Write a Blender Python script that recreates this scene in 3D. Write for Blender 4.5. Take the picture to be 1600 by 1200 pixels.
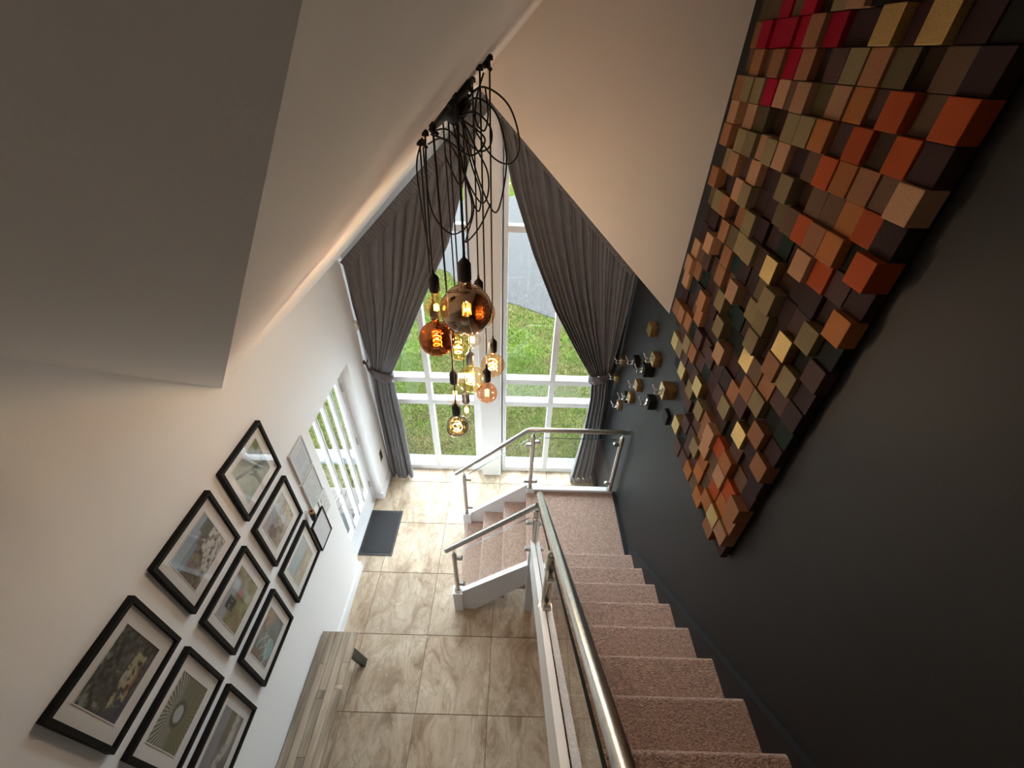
import bpy, math, random
import numpy as np
from mathutils import Vector, Matrix

for o in list(bpy.data.objects):
    bpy.data.objects.remove(o)
random.seed(7)
S = bpy.context.scene
COL = S.collection

# ------------------------------------------------------------------ camera
cam = bpy.data.cameras.new('camera')
cam.sensor_fit = 'HORIZONTAL'; cam.sensor_width = 36.0
cam.lens = 663.52 / 1600 * 36.0
cam.clip_start = 0.02; cam.clip_end = 300
camo = bpy.data.objects.new('camera', cam); COL.objects.link(camo)
MR = Matrix(((0.9996565, -0.0260627, 0.0027477), (0.0181908, 0.6145771, -0.7886470), (0.0188656, 0.7884261, 0.6148401)))
camo.matrix_world = Matrix.Translation((0, 0, 4.3263)) @ MR.to_4x4()
S.camera = camo

# ------------------------------------------------------------------ sky and exposure
W = bpy.data.worlds.new('overcast'); S.world = W; W.use_nodes = True
bg = W.node_tree.nodes['Background']
bg.inputs[0].default_value = (0.80, 0.92, 1.0, 1)
bg.inputs[1].default_value = 7.7
S.view_settings.view_transform = 'Standard'
S.view_settings.look = 'None'
S.view_settings.gamma = 1.0
S.view_settings.use_curve_mapping = False
S.view_settings.exposure = 1.05


def area(name, loc, rot, sx, sy, energy, color=(1, 1, 1), portal=False):
    l = bpy.data.lights.new(name, 'AREA'); l.shape = 'RECTANGLE'; l.size = sx; l.size_y = sy
    l.energy = energy; l.color = color
    if portal:
        l.cycles.is_portal = True
    o = bpy.data.objects.new(name, l); COL.objects.link(o)
    o.location = loc; o.rotation_euler = rot
    return o


# portals only guide the sampling of the sky through the openings
area('window_portal', (-0.25, 3.80, 2.1), (-math.pi / 2, 0, 0), 2.6, 4.2, 1, portal=True)
area('door_portal', (-1.73, 2.76, 1.05), (0, -math.pi / 2, 0), 2.0, 0.95, 1, portal=True)

# ------------------------------------------------------------------ node material helpers
def mat(name, color, rough=0.6, metal=0.0, var=0.0, scale=8.0, bump=0.0, bscale=60.0, rnd=0.0, sheen=0.0, coat=0.0, spec=None, detail=4):
    m = bpy.data.materials.new(name); m.use_nodes = True
    nt = m.node_tree; n = nt.nodes; L = nt.links
    b = n['Principled BSDF']
    b.inputs['Roughness'].default_value = rough; b.inputs['Metallic'].default_value = metal
    if spec is not None: b.inputs['Specular IOR Level'].default_value = spec
    if sheen: b.inputs['Sheen Weight'].default_value = sheen
    if coat: b.inputs['Coat Weight'].default_value = coat
    c = (*color, 1)
    tc = n.new('ShaderNodeTexCoord')
    src = None
    if var:
        nz = n.new('ShaderNodeTexNoise'); nz.inputs['Scale'].default_value = scale; nz.inputs['Detail'].default_value = detail
        L.new(tc.outputs['Object'], nz.inputs['Vector'])
        r = n.new('ShaderNodeValToRGB')
        r.color_ramp.elements[0].position = 0.3; r.color_ramp.elements[1].position = 0.7
        r.color_ramp.elements[0].color = (*[x * (1 - var) for x in color], 1)
        r.color_ramp.elements[1].color = (*[min(1, x * (1 + var)) for x in color], 1)
        L.new(nz.outputs['Fac'], r.inputs[0]); src = r.outputs[0]
    if rnd:
        oi = n.new('ShaderNodeObjectInfo')
        mr = n.new('ShaderNodeMapRange'); mr.inputs[3].default_value = 1 - rnd; mr.inputs[4].default_value = 1 + rnd
        L.new(oi.outputs['Random'], mr.inputs[0])
        hv = n.new('ShaderNodeHueSaturation'); hv.inputs['Color'].default_value = c
        if src: L.new(src, hv.inputs['Color'])
        L.new(mr.outputs[0], hv.inputs['Value']); src = hv.outputs[0]
    if src: L.new(src, b.inputs['Base Color'])
    else: b.inputs['Base Color'].default_value = c
    if bump:
        nb = n.new('ShaderNodeTexNoise'); nb.inputs['Scale'].default_value = bscale; nb.inputs['Detail'].default_value = 3
        L.new(tc.outputs['Object'], nb.inputs['Vector'])
        bp = n.new('ShaderNodeBump'); bp.inputs['Strength'].default_value = bump; bp.inputs['Distance'].default_value = 0.01
        L.new(nb.outputs['Fac'], bp.inputs['Height']); L.new(bp.outputs[0], b.inputs['Normal'])
    return m


def thin_glass(name, tint=(1, 1, 1), ior=1.45, gloss=(1, 1, 1), rough=0.0, extra=0.0):
    """clear sheet: tinted see-through plus a Fresnel mirror"""
    m = bpy.data.materials.new(name); m.use_nodes = True
    nt = m.node_tree; n = nt.nodes; L = nt.links
    n.remove(n['Principled BSDF'])
    t = n.new('ShaderNodeBsdfTransparent'); t.inputs[0].default_value = (*tint, 1)
    g = n.new('ShaderNodeBsdfGlossy'); g.inputs['Color'].default_value = (*gloss, 1); g.inputs['Roughness'].default_value = rough
    f0 = ((ior - 1) / (ior + 1)) ** 2 * 2 + extra
    lw = n.new('ShaderNodeLayerWeight'); lw.inputs[0].default_value = 0.5
    pw = n.new('ShaderNodeMath'); pw.operation = 'POWER'; pw.inputs[1].default_value = 5.0; L.new(lw.outputs['Facing'], pw.inputs[0])
    a = n.new('ShaderNodeMapRange'); a.inputs[3].default_value = f0; a.inputs[4].default_value = 1.0; L.new(pw.outputs[0], a.inputs[0])
    mx = n.new('ShaderNodeMixShader'); L.new(a.outputs[0], mx.inputs[0])
    L.new(t.outputs[0], mx.inputs[1]); L.new(g.outputs[0], mx.inputs[2])
    L.new(mx.outputs[0], n['Material Output'].inputs[0])
    return m


def emit(name, color, strength):
    m = bpy.data.materials.new(name); m.use_nodes = True
    b = m.node_tree.nodes['Principled BSDF']
    b.inputs['Base Color'].default_value = (*color, 1)
    b.inputs['Emission Color'].default_value = (*color, 1); b.inputs['Emission Strength'].default_value = strength
    return m


def travertine():
    m = bpy.data.materials.new('travertine'); m.use_nodes = True
    nt = m.node_tree; n = nt.nodes; L = nt.links; b = n['Principled BSDF']
    tc = n.new('ShaderNodeTexCoord'); oi = n.new('ShaderNodeObjectInfo')
    mul = n.new('ShaderNodeMath'); mul.operation = 'MULTIPLY'; mul.inputs[1].default_value = 57.0
    L.new(oi.outputs['Random'], mul.inputs[0])
    add = n.new('ShaderNodeVectorMath'); add.operation = 'ADD'
    L.new(tc.outputs['Object'], add.inputs[0]); L.new(mul.outputs[0], add.inputs[1])
    mp = n.new('ShaderNodeMapping'); mp.inputs['Scale'].default_value = (1.6, 0.8, 1.0)
    L.new(add.outputs[0], mp.inputs[0])
    n1 = n.new('ShaderNodeTexNoise'); n1.inputs['Scale'].default_value = 2.6; n1.inputs['Detail'].default_value = 9; n1.inputs['Roughness'].default_value = 0.62; n1.inputs['Distortion'].default_value = 1.6
    L.new(mp.outputs[0], n1.inputs['Vector'])
    r1 = n.new('ShaderNodeValToRGB'); cr = r1.color_ramp
    cr.elements[0].position = 0.33; cr.elements[0].color = (0.30, 0.20, 0.125, 1)
    cr.elements[1].position = 0.72; cr.elements[1].color = (0.70, 0.585, 0.45, 1)
    e = cr.elements.new(0.45); e.color = (0.50, 0.375, 0.26, 1)
    e = cr.elements.new(0.55); e.color = (0.575, 0.46, 0.335, 1)
    L.new(n1.outputs['Fac'], r1.inputs[0])
    # thin swirling veins: iso-lines of a distorted noise
    n2 = n.new('ShaderNodeTexNoise'); n2.inputs['Scale'].default_value = 2.0; n2.inputs['Detail'].default_value = 7; n2.inputs['Distortion'].default_value = 2.4
    L.new(mp.outputs[0], n2.inputs['Vector'])
    s = n.new('ShaderNodeMath'); s.operation = 'SUBTRACT'; s.inputs[1].default_value = 0.5; L.new(n2.outputs['Fac'], s.inputs[0])
    ab = n.new('ShaderNodeMath'); ab.operation = 'ABSOLUTE'; L.new(s.outputs[0], ab.inputs[0])
    vr = n.new('ShaderNodeMapRange'); vr.inputs[1].default_value = 0.0; vr.inputs[2].default_value = 0.035; vr.inputs[3].default_value = 0.55; vr.inputs[4].default_value = 0.0
    L.new(ab.outputs[0], vr.inputs[0])
    mx = n.new('ShaderNodeMixRGB'); mx.inputs[2].default_value = (0.36, 0.27, 0.18, 1)
    L.new(vr.outputs[0], mx.inputs[0]); L.new(r1.outputs[0], mx.inputs[1])
    # pores and pale crystals
    n3 = n.new('ShaderNodeTexNoise'); n3.inputs['Scale'].default_value = 34; n3.inputs['Detail'].default_value = 3; L.new(mp.outputs[0], n3.inputs['Vector'])
    pr = n.new('ShaderNodeMapRange'); pr.inputs[1].default_value = 0.64; pr.inputs[2].default_value = 0.74; pr.inputs[4].default_value = 0.5; L.new(n3.outputs['Fac'], pr.inputs[0])
    mx2 = n.new('ShaderNodeMixRGB'); mx2.inputs[2].default_value = (0.75, 0.68, 0.58, 1)
    L.new(pr.outputs[0], mx2.inputs[0]); L.new(mx.outputs[0], mx2.inputs[1])
    n4 = n.new('ShaderNodeTexNoise'); n4.inputs['Scale'].default_value = 13; n4.inputs['Detail'].default_value = 8; n4.inputs['Roughness'].default_value = 0.75; n4.inputs['Distortion'].default_value = 1.0; L.new(mp.outputs[0], n4.inputs['Vector'])
    dk = n.new('ShaderNodeMapRange'); dk.inputs[1].default_value = 0.52; dk.inputs[2].default_value = 0.72; dk.inputs[4].default_value = 0.75; L.new(n4.outputs['Fac'], dk.inputs[0])
    mx3 = n.new('ShaderNodeMixRGB'); mx3.inputs[2].default_value = (0.30, 0.20, 0.13, 1); L.new(dk.outputs[0], mx3.inputs[0]); L.new(mx2.outputs[0], mx3.inputs[1]); mx2 = mx3
    mr = n.new('ShaderNodeMapRange'); mr.inputs[3].default_value = 0.88; mr.inputs[4].default_value = 1.12; L.new(oi.outputs['Random'], mr.inputs[0])
    hv = n.new('ShaderNodeHueSaturation'); L.new(mx2.outputs[0], hv.inputs['Color']); L.new(mr.outputs[0], hv.inputs['Value'])
    L.new(hv.outputs[0], b.inputs['Base Color'])
    b.inputs['Roughness'].default_value = 0.58
    bp = n.new('ShaderNodeBump'); bp.inputs['Strength'].default_value = 0.12; bp.inputs['Distance'].default_value = 0.004
    L.new(n1.outputs['Fac'], bp.inputs['Height']); L.new(bp.outputs[0], b.inputs['Normal'])
    return m


def wood(name, c1, c2, rough=0.55, axis=1, rnd=0.25, stretch=0.12, scale=9.0):
    m = bpy.data.materials.new(name); m.use_nodes = True
    nt = m.node_tree; n = nt.nodes; L = nt.links; b = n['Principled BSDF']
    tc = n.new('ShaderNodeTexCoord'); oi = n.new('ShaderNodeObjectInfo')
    mul = n.new('ShaderNodeMath'); mul.operation = 'MULTIPLY'; mul.inputs[1].default_value = 31.0
    L.new(oi.outputs['Random'], mul.inputs[0])
    add = n.new('ShaderNodeVectorMath'); add.operation = 'ADD'
    L.new(tc.outputs['Object'], add.inputs[0]); L.new(mul.outputs[0], add.inputs[1])
    mp = n.new('ShaderNodeMapping'); sc = [1.0, 1.0, 1.0]; sc[axis] = stretch
    mp.inputs['Scale'].default_value = sc; L.new(add.outputs[0], mp.inputs[0])
    nz = n.new('ShaderNodeTexNoise'); nz.inputs['Scale'].default_value = scale; nz.inputs['Detail'].default_value = 8; nz.inputs['Distortion'].default_value = 0.8
    L.new(mp.outputs[0], nz.inputs['Vector'])
    r = n.new('ShaderNodeValToRGB'); r.color_ramp.elements[0].position = 0.3; r.color_ramp.elements[1].position = 0.68
    r.color_ramp.elements[0].color = (*c1, 1); r.color_ramp.elements[1].color = (*c2, 1)
    L.new(nz.outputs['Fac'], r.inputs[0])
    mr = n.new('ShaderNodeMapRange'); mr.inputs[3].default_value = 1 - rnd; mr.inputs[4].default_value = 1 + rnd; L.new(oi.outputs['Random'], mr.inputs[0])
    hv = n.new('ShaderNodeHueSaturation'); L.new(r.outputs[0], hv.inputs['Color']); L.new(mr.outputs[0], hv.inputs['Value'])
    L.new(hv.outputs[0], b.inputs['Base Color']); b.inputs['Roughness'].default_value = rough
    bp = n.new('ShaderNodeBump'); bp.inputs['Strength'].default_value = 0.15; bp.inputs['Distance'].default_value = 0.004
    L.new(nz.outputs['Fac'], bp.inputs['Height']); L.new(bp.outputs[0], b.inputs['Normal'])
    return m


def grass_mat():
    m = bpy.data.materials.new('lawn_grass'); m.use_nodes = True
    nt = m.node_tree; n = nt.nodes; L = nt.links; b = n['Principled BSDF']
    tc = n.new('ShaderNodeTexCoord')
    def noise(scale, detail, rough=0.6, stretch=None):
        z = n.new('ShaderNodeTexNoise'); z.inputs['Scale'].default_value = scale; z.inputs['Detail'].default_value = detail; z.inputs['Roughness'].default_value = rough
        L.new(tc.outputs['Object'], z.inputs['Vector']); return z
    a = noise(0.8, 6); c = noise(9, 10, 0.85); d = noise(2.6, 5)
    r1 = n.new('ShaderNodeValToRGB'); r1.color_ramp.elements[0].position = 0.36; r1.color_ramp.elements[1].position = 0.66
    r1.color_ramp.elements[0].color = (0.008, 0.020, 0.0016, 1); r1.color_ramp.elements[1].color = (0.085, 0.100, 0.024, 1)
    e = r1.color_ramp.elements.new(0.50); e.color = (0.030, 0.050, 0.006, 1)
    L.new(c.outputs['Fac'], r1.inputs[0])
    r2 = n.new('ShaderNodeValToRGB'); r2.color_ramp.elements[0].position = 0.36; r2.color_ramp.elements[1].position = 0.66
    r2.color_ramp.elements[0].color = (0.0150, 0.0165, 0.0035, 1); r2.color_ramp.elements[1].color = (0.078, 0.066, 0.026, 1)
    L.new(c.outputs['Fac'], r2.inputs[0])
    dry = n.new('ShaderNodeMixRGB')
    su = n.new('ShaderNodeMath'); su.operation = 'MULTIPLY'; L.new(a.outputs['Fac'], su.inputs[0]); L.new(d.outputs['Fac'], su.inputs[1])
    mr = n.new('ShaderNodeMapRange'); mr.inputs[1].default_value = 0.20; mr.inputs[2].default_value = 0.34
    L.new(su.outputs[0], mr.inputs[0]); L.new(mr.outputs[0], dry.inputs[0]); L.new(r1.outputs[0], dry.inputs[1]); L.new(r2.outputs[0], dry.inputs[2])
    L.new(dry.outputs[0], b.inputs['Base Color']); b.inputs['Roughness'].default_value = 1.0; b.inputs['Specular IOR Level'].default_value = 0.0
    return m


def blade_mat():
    m = bpy.data.materials.new('grass_blade'); m.use_nodes = True
    nt = m.node_tree; n = nt.nodes; L = nt.links; b = n['Principled BSDF']
    gm = n.new('ShaderNodeNewGeometry'); tc = n.new('ShaderNodeTexCoord')
    a = n.new('ShaderNodeTexNoise'); a.inputs['Scale'].default_value = 0.9; a.inputs['Detail'].default_value = 5; L.new(tc.outputs['Object'], a.inputs['Vector'])
    sp = n.new('ShaderNodeSeparateXYZ'); L.new(tc.outputs['Object'], sp.inputs[0])
    nr = n.new('ShaderNodeMapRange'); nr.inputs[1].default_value = 6.2; nr.inputs[2].default_value = 4.0; nr.inputs[3].default_value = 0.0; nr.inputs[4].default_value = 0.24; L.new(sp.outputs['Y'], nr.inputs[0])
    ad = n.new('ShaderNodeMath'); ad.operation = 'ADD'; L.new(a.outputs['Fac'], ad.inputs[0]); L.new(nr.outputs[0], ad.inputs[1])
    mr = n.new('ShaderNodeMapRange'); mr.inputs[1].default_value = 0.47; mr.inputs[2].default_value = 0.70; L.new(ad.outputs[0], mr.inputs[0])
    r1 = n.new('ShaderNodeValToRGB'); r1.color_ramp.elements[0].color = (0.019, 0.044, 0.0045, 1); r1.color_ramp.elements[1].color = (0.092, 0.120, 0.0250, 1); L.new(gm.outputs['Random Per Island'], r1.inputs[0])
    r2 = n.new('ShaderNodeValToRGB'); r2.color_ramp.elements[0].color = (0.042, 0.044, 0.0100, 1); r2.color_ramp.elements[1].color = (0.180, 0.150, 0.0680, 1); L.new(gm.outputs['Random Per Island'], r2.inputs[0])
    mx = n.new('ShaderNodeMixRGB'); L.new(mr.outputs[0], mx.inputs[0]); L.new(r1.outputs[0], mx.inputs[1]); L.new(r2.outputs[0], mx.inputs[2])
    L.new(mx.outputs[0], b.inputs['Base Color']); b.inputs['Roughness'].default_value = 0.9; b.inputs['Specular IOR Level'].default_value = 0.1
    return m


def cloth_mat(name, color, through):
    m = mat(name, color, 0.8, var=0.12, scale=12, sheen=0.2, bump=0.08, bscale=300)
    nt = m.node_tree; n = nt.nodes; L = nt.links
    t = n.new('ShaderNodeBsdfTranslucent'); t.inputs[0].default_value = (*[c * 1.2 for c in color], 1)
    mx = n.new('ShaderNodeMixShader'); mx.inputs[0].default_value = through
    L.new(n['Principled BSDF'].outputs[0], mx.inputs[1]); L.new(t.outputs[0], mx.inputs[2]); L.new(mx.outputs[0], n['Material Output'].inputs[0])
    return m


def vcol_mat(name, rough=0.7):
    m = bpy.data.materials.new(name); m.use_nodes = True
    n = m.node_tree.nodes; a = n.new('ShaderNodeVertexColor'); a.layer_name = 'Col'
    m.node_tree.links.new(a.outputs[0], n['Principled BSDF'].inputs['Base Color'])
    n['Principled BSDF'].inputs['Roughness'].default_value = rough
    return m


M = dict(
    wall=mat('white_wall_paint', (0.85, 0.838, 0.83), 0.85, bump=0.05, bscale=140),
    ceil=mat('ceiling_paint', (0.86, 0.838, 0.82), 0.9, bump=0.05, bscale=140),
    char=mat('charcoal_wall_paint', (0.0132, 0.0129, 0.0144), 0.62, var=0.12, scale=3, bump=0.06, bscale=160, spec=0.38),
    gloss=mat('white_gloss_paint', (0.84, 0.85, 0.87), 0.35),
    upvc=mat('white_window_plastic', (0.82, 0.82, 0.83), 0.35),
    grout=mat('tile_grout', (0.24, 0.18, 0.13), 0.9, var=0.2, scale=30),
    tile=travertine(),
    carpet=mat('taupe_carpet', (0.49, 0.335, 0.275), 1.0, var=0.30, scale=70, bump=1.0, bscale=120, sheen=0.3, spec=0.1),
    steel=mat('brushed_steel', (0.52, 0.50, 0.47), 0.28, 1.0, var=0.08, scale=40),
    chrome=mat('polished_chrome', (0.75, 0.74, 0.72), 0.1, 1.0),
    black=mat('black_plastic', (0.006, 0.0055, 0.005), 0.5),
    blackwood=mat('black_frame_wood', (0.007, 0.0065, 0.006), 0.6, var=0.2, scale=40, spec=0.2),
    whiteframe=mat('white_frame_wood', (0.62, 0.61, 0.60), 0.5),
    mount=mat('white_mount_board', (0.70, 0.675, 0.655), 0.9),
    mattrub=mat('doormat_rubber', (0.010, 0.010, 0.011), 0.8),
    matrib=mat('doormat_ribs', (0.062, 0.060, 0.062), 0.95, var=0.3, scale=180),
    curtain=cloth_mat('grey_voile_curtain', (0.158, 0.150, 0.160), 0.10),
    satin=mat('dark_satin_ribbon', (0.090, 0.072, 0.076), 0.28, var=0.2, scale=25),
    benchwood=wood('grey_oak_boards', (0.20, 0.155, 0.11), (0.52, 0.43, 0.33), rnd=0.22, scale=14.0),
    darkmetal=mat('dark_grey_metal', (0.03, 0.03, 0.032), 0.4, 0.6),
    gold=mat('gold_leaf', (0.50, 0.34, 0.13), 0.30, 1.0, var=0.35, scale=45, bump=0.35, bscale=70),
    golddark=mat('gilded_wood', (0.25, 0.15, 0.055), 0.42, 0.55, var=0.35, scale=35, bump=0.2, bscale=70),
    cork=mat('cork_rim', (0.42, 0.24, 0.12), 0.7, var=0.2, scale=60),
    grass=grass_mat(), blade=blade_mat(),
    gravel=mat('pale_gravel', (0.0135, 0.0120, 0.0114), 0.95, var=0.75, scale=20, bump=0.6, bscale=40, detail=8),
    paving=mat('pink_paving', (0.055, 0.048, 0.045), 0.9, var=0.15, scale=9),
    kerb=mat('white_render', (0.10, 0.105, 0.11), 0.8),
    glass=thin_glass('window_glass', (0.97, 0.985, 0.98)),
    balglass=thin_glass('toughened_glass', (0.93, 0.965, 0.94), ior=1.5),
    glassedge=mat('glass_edge', (0.02, 0.035, 0.032), 0.15),
    picglass=thin_glass('picture_glass', (0.97, 0.97, 0.97), ior=1.42),
    print_=vcol_mat('photo_print'),
    filament=emit('warm_filament', (1.0, 0.52, 0.14), 5.0),
    filsoft=emit('amber_spiral_filament', (1.0, 0.58, 0.12), 1.3),
    g_smoke=thin_glass('smoked_bronze_glass', (0.40, 0.26, 0.15), ior=1.5, gloss=(0.62, 0.47, 0.36), extra=0.42),
    g_copper=thin_glass('copper_mirror_glass', (0.50, 0.17, 0.04), ior=1.5, gloss=(0.55, 0.25, 0.11), extra=0.38),
    g_amber=thin_glass('amber_glass', (0.97, 0.80, 0.60), ior=1.5, gloss=(1, 0.85, 0.6), extra=0.03),
    g_yellow=thin_glass('honey_glass', (0.96, 0.83, 0.58), ior=1.5, gloss=(1, 0.9, 0.6), extra=0.03),
    g_peach=thin_glass('peach_glass', (0.95, 0.66, 0.48), ior=1.5, gloss=(1, 0.85, 0.75), extra=0.05),
    g_clear=thin_glass('clear_glass', (0.96, 0.93, 0.86), ior=1.5),
    g_grey=thin_glass('grey_smoked_glass', (0.62, 0.55, 0.49), ior=1.5, gloss=(0.9, 0.88, 0.86), extra=0.08),
)

# ------------------------------------------------------------------ mesh builder
class MB:
    def __init__(s): s.v = []; s.f = []
    def add(s, vs, fs):
        k = len(s.v); s.v += [tuple(map(float, p)) for p in vs]; s.f += [tuple(i + k for i in f) for f in fs]; return s
    def box(s, a, b):
        (x0, y0, z0), (x1, y1, z1) = a, b
        return s.add([(x0, y0, z0), (x1, y0, z0), (x1, y1, z0), (x0, y1, z0), (x0, y0, z1), (x1, y0, z1), (x1, y1, z1), (x0, y1, z1)],
                     [(0, 3, 2, 1), (4, 5, 6, 7), (0, 1, 5, 4), (1, 2, 6, 5), (2, 3, 7, 6), (3, 0, 4, 7)])
    def bbox(s, a, b, r=0.003):
        """box with chamfered edges"""
        c = [(a[i] + b[i]) / 2 for i in range(3)]; h = [abs(b[i] - a[i]) / 2 for i in range(3)]
        r = min(r, min(h) * 0.45); vs = []; idx = {}
        for sx in (-1, 1):
            for sy in (-1, 1):
                for sz in (-1, 1):
                    for ax in range(3):
                        p = [sx * (h[0] - (0 if ax == 0 else r)), sy * (h[1] - (0 if ax == 1 else r)), sz * (h[2] - (0 if ax == 2 else r))]
                        idx[(sx, sy, sz, ax)] = len(vs); vs.append([c[i] + p[i] for i in range(3)])
        fs = []
        def q(keys): fs.append(tuple(idx[k] for k in keys))
        for sg in (-1, 1):
            q([(sg, -1, -1, 0), (sg, 1, -1, 0), (sg, 1, 1, 0), (sg, -1, 1, 0)][::sg])
            q([(-1, sg, -1, 1), (-1, sg, 1, 1), (1, sg, 1, 1), (1, sg, -1, 1)][::sg])
            q([(-1, -1, sg, 2), (1, -1, sg, 2), (1, 1, sg, 2), (-1, 1, sg, 2)][::sg])
        for s1 in (-1, 1):
            for s2 in (-1, 1):
                q([(s1, s2, -1, 0), (s1, s2, 1, 0), (s1, s2, 1, 1), (s1, s2, -1, 1)])
                q([(s1, -1, s2, 0), (s1, 1, s2, 0), (s1, 1, s2, 2), (s1, -1, s2, 2)])
                q([(-1, s1, s2, 1), (1, s1, s2, 1), (1, s1, s2, 2), (-1, s1, s2, 2)])
                for s3 in (-1, 1): q([(s1, s2, s3, 0), (s1, s2, s3, 1), (s1, s2, s3, 2)])
        return s.add(vs, fs)
    def prism(s, poly, ax, a, b):
        """poly: 2-D outline in the two other axes (cyclic order), extruded along ax from a to b"""
        n = len(poly)
        def P(p, t):
            return {0: (t, p[0], p[1]), 1: (p[0], t, p[1]), 2: (p[0], p[1], t)}[ax]
        vs = [P(p, a) for p in poly] + [P(p, b) for p in poly]
        return s.add(vs, [tuple(range(n))[::-1], tuple(range(n, 2 * n))] + [(i, (i + 1) % n, n + (i + 1) % n, n + i) for i in range(n)])
    def hexa(s, p):  # 8 points: bottom ring 0-3, top ring 4-7
        return s.add(p, [(0, 3, 2, 1), (4, 5, 6, 7), (0, 1, 5, 4), (1, 2, 6, 5), (2, 3, 7, 6), (3, 0, 4, 7)])
    def tube(s, path, r, n=10, cap=True):
        path = [Vector(p) for p in path]; rings = []; up = None
        for i, p in enumerate(path):
            t = (path[min(i + 1, len(path) - 1)] - path[max(i - 1, 0)]).normalized()
            if up is None:
                up = Vector((0, 0, 1)) if abs(t.z) < 0.9 else Vector((1, 0, 0))
            u = (up - t * up.dot(t))
            if u.length < 1e-4: u = t.orthogonal()
            u.normalize(); w = t.cross(u); up = u
            rr = r[i] if isinstance(r, (list, tuple)) else r
            rings.append([p + (u * math.cos(2 * math.pi * k / n) + w * math.sin(2 * math.pi * k / n)) * rr for k in range(n)])
        vs = [q for R in rings for q in R]; fs = []
        for i in range(len(rings) - 1):
            for k in range(n):
                fs.append((i * n + k, i * n + (k + 1) % n, (i + 1) * n + (k + 1) % n, (i + 1) * n + k))
        if cap:
            fs.append(tuple(range(n))[::-1]); fs.append(tuple(range((len(rings) - 1) * n, len(rings) * n)))
        return s.add(vs, fs)
    def lathe(s, prof, c, n=24):
        """prof: (radius, z) pairs turned about the vertical through c"""
        vs = []; fs = []
        for r, z in prof:
            for k in range(n):
                a = 2 * math.pi * k / n; vs.append((c[0] + r * math.cos(a), c[1] + r * math.sin(a), c[2] + z))
        for i in range(len(prof) - 1):
            for k in range(n): fs.append((i * n + k, i * n + (k + 1) % n, (i + 1) * n + (k + 1) % n, (i + 1) * n + k))
        if prof[0][0] > 1e-5: fs.append(tuple(range(n))[::-1])
        if prof[-1][0] > 1e-5: fs.append(tuple(range((len(prof) - 1) * n, len(prof) * n)))
        return s.add(vs, fs)
    def mesh(s, name, m, off=(0, 0, 0), smooth=False):
        me = bpy.data.meshes.new(name)
        me.from_pydata([(a - off[0], b - off[1], c - off[2]) for a, b, c in s.v], [], s.f)
        me.validate()
        import bmesh
        bm = bmesh.new(); bm.from_mesh(me); bmesh.ops.recalc_face_normals(bm, faces=bm.faces); bm.to_mesh(me); bm.free()
        if m is not None: me.materials.append(m)
        if smooth:
            me.polygons.foreach_set('use_smooth', [True] * len(me.polygons))
        return me


ORG = {}
def build(mb, name, m, parent=None, smooth=False, loc=None):
    """links ONE mesh object; coordinates in mb are in room space"""
    off = ORG.get(parent.name, (0, 0, 0)) if parent else (loc or (0, 0, 0))
    o = bpy.data.objects.new(name, mb.mesh(name, m, off, smooth)); COL.objects.link(o)
    if parent: o.parent = parent
    else: o.location = off
    ORG[o.name] = off
    return o
def auto_smooth(o, ang=0.6):
    me = o.data; me.polygons.foreach_set('use_smooth', [True] * len(me.polygons))
    try: me.set_sharp_from_angle(angle=ang)
    except Exception: pass
    return o
def thing(name, label, cat, loc=(0, 0, 0), group=None):
    o = bpy.data.objects.new(name, None); COL.objects.link(o); o.location = loc; o.empty_display_size = 0.05
    o['label'] = label; o['category'] = cat
    if group: o['group'] = group
    ORG[o.name] = tuple(loc)
    return o
def tag(o, label, cat, group=None):
    o['label'] = label; o['category'] = cat
    if group: o['group'] = group
    return o
def struct(o, label=None):
    o['kind'] = 'structure'
    if label: o['label'] = label
    return o

# ------------------------------------------------------------------ room dimensions (metres)
XL, XR, YW = -1.553, 1.085, 3.70
ZL = lambda x: 2.885 + 0.995 * (x - XL)            # sloping ceiling rising from the left eaves
ZR = lambda x: 2.900 + 0.983 * (XR - x)            # far gable slope on the right
ZM = lambda y: 2.885 + 0.9603 * (1.746 - y)        # roof slope falling towards the window
YB, ZTOP = -2.3, 5.51
YV = 1.746 - (ZTOP - 2.885) / 0.9603               # where the valley reaches the flat ceiling
XV = XL + (ZTOP - 2.885) / 0.995
XA = (2.900 + 0.983 * XR - 2.885 + 0.995 * XL) / 1.978; ZA = ZL(XA)   # gable apex

# ------------------------------------------------------------------ floor with travertine tiles
fl = MB().box((-1.66, YB, -0.10), (XR, YW + 0.02, -0.004))
floor = struct(build(fl, 'floor', M['grout']), 'beige travertine tiled hall floor')
xs = [-1.9419 + 0.6 * i for i in range(7)]; ys = [-2.52 + 0.6 * j for j in range(12)]
g = 0.0022
for i in range(6):
    for j in range(11):
        x0, x1 = max(xs[i], -1.655) + g, min(xs[i + 1], XR) - g
        y0, y1 = max(ys[j], YB) + g, min(ys[j + 1], YW + 0.01) - g
        if x1 - x0 < 0.02 or y1 - y0 < 0.02: continue
        t = build(MB().bbox((x0, y0, -0.02), (x1, y1, 0.0), 0.002), 'tile', M['tile'], floor)

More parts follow.
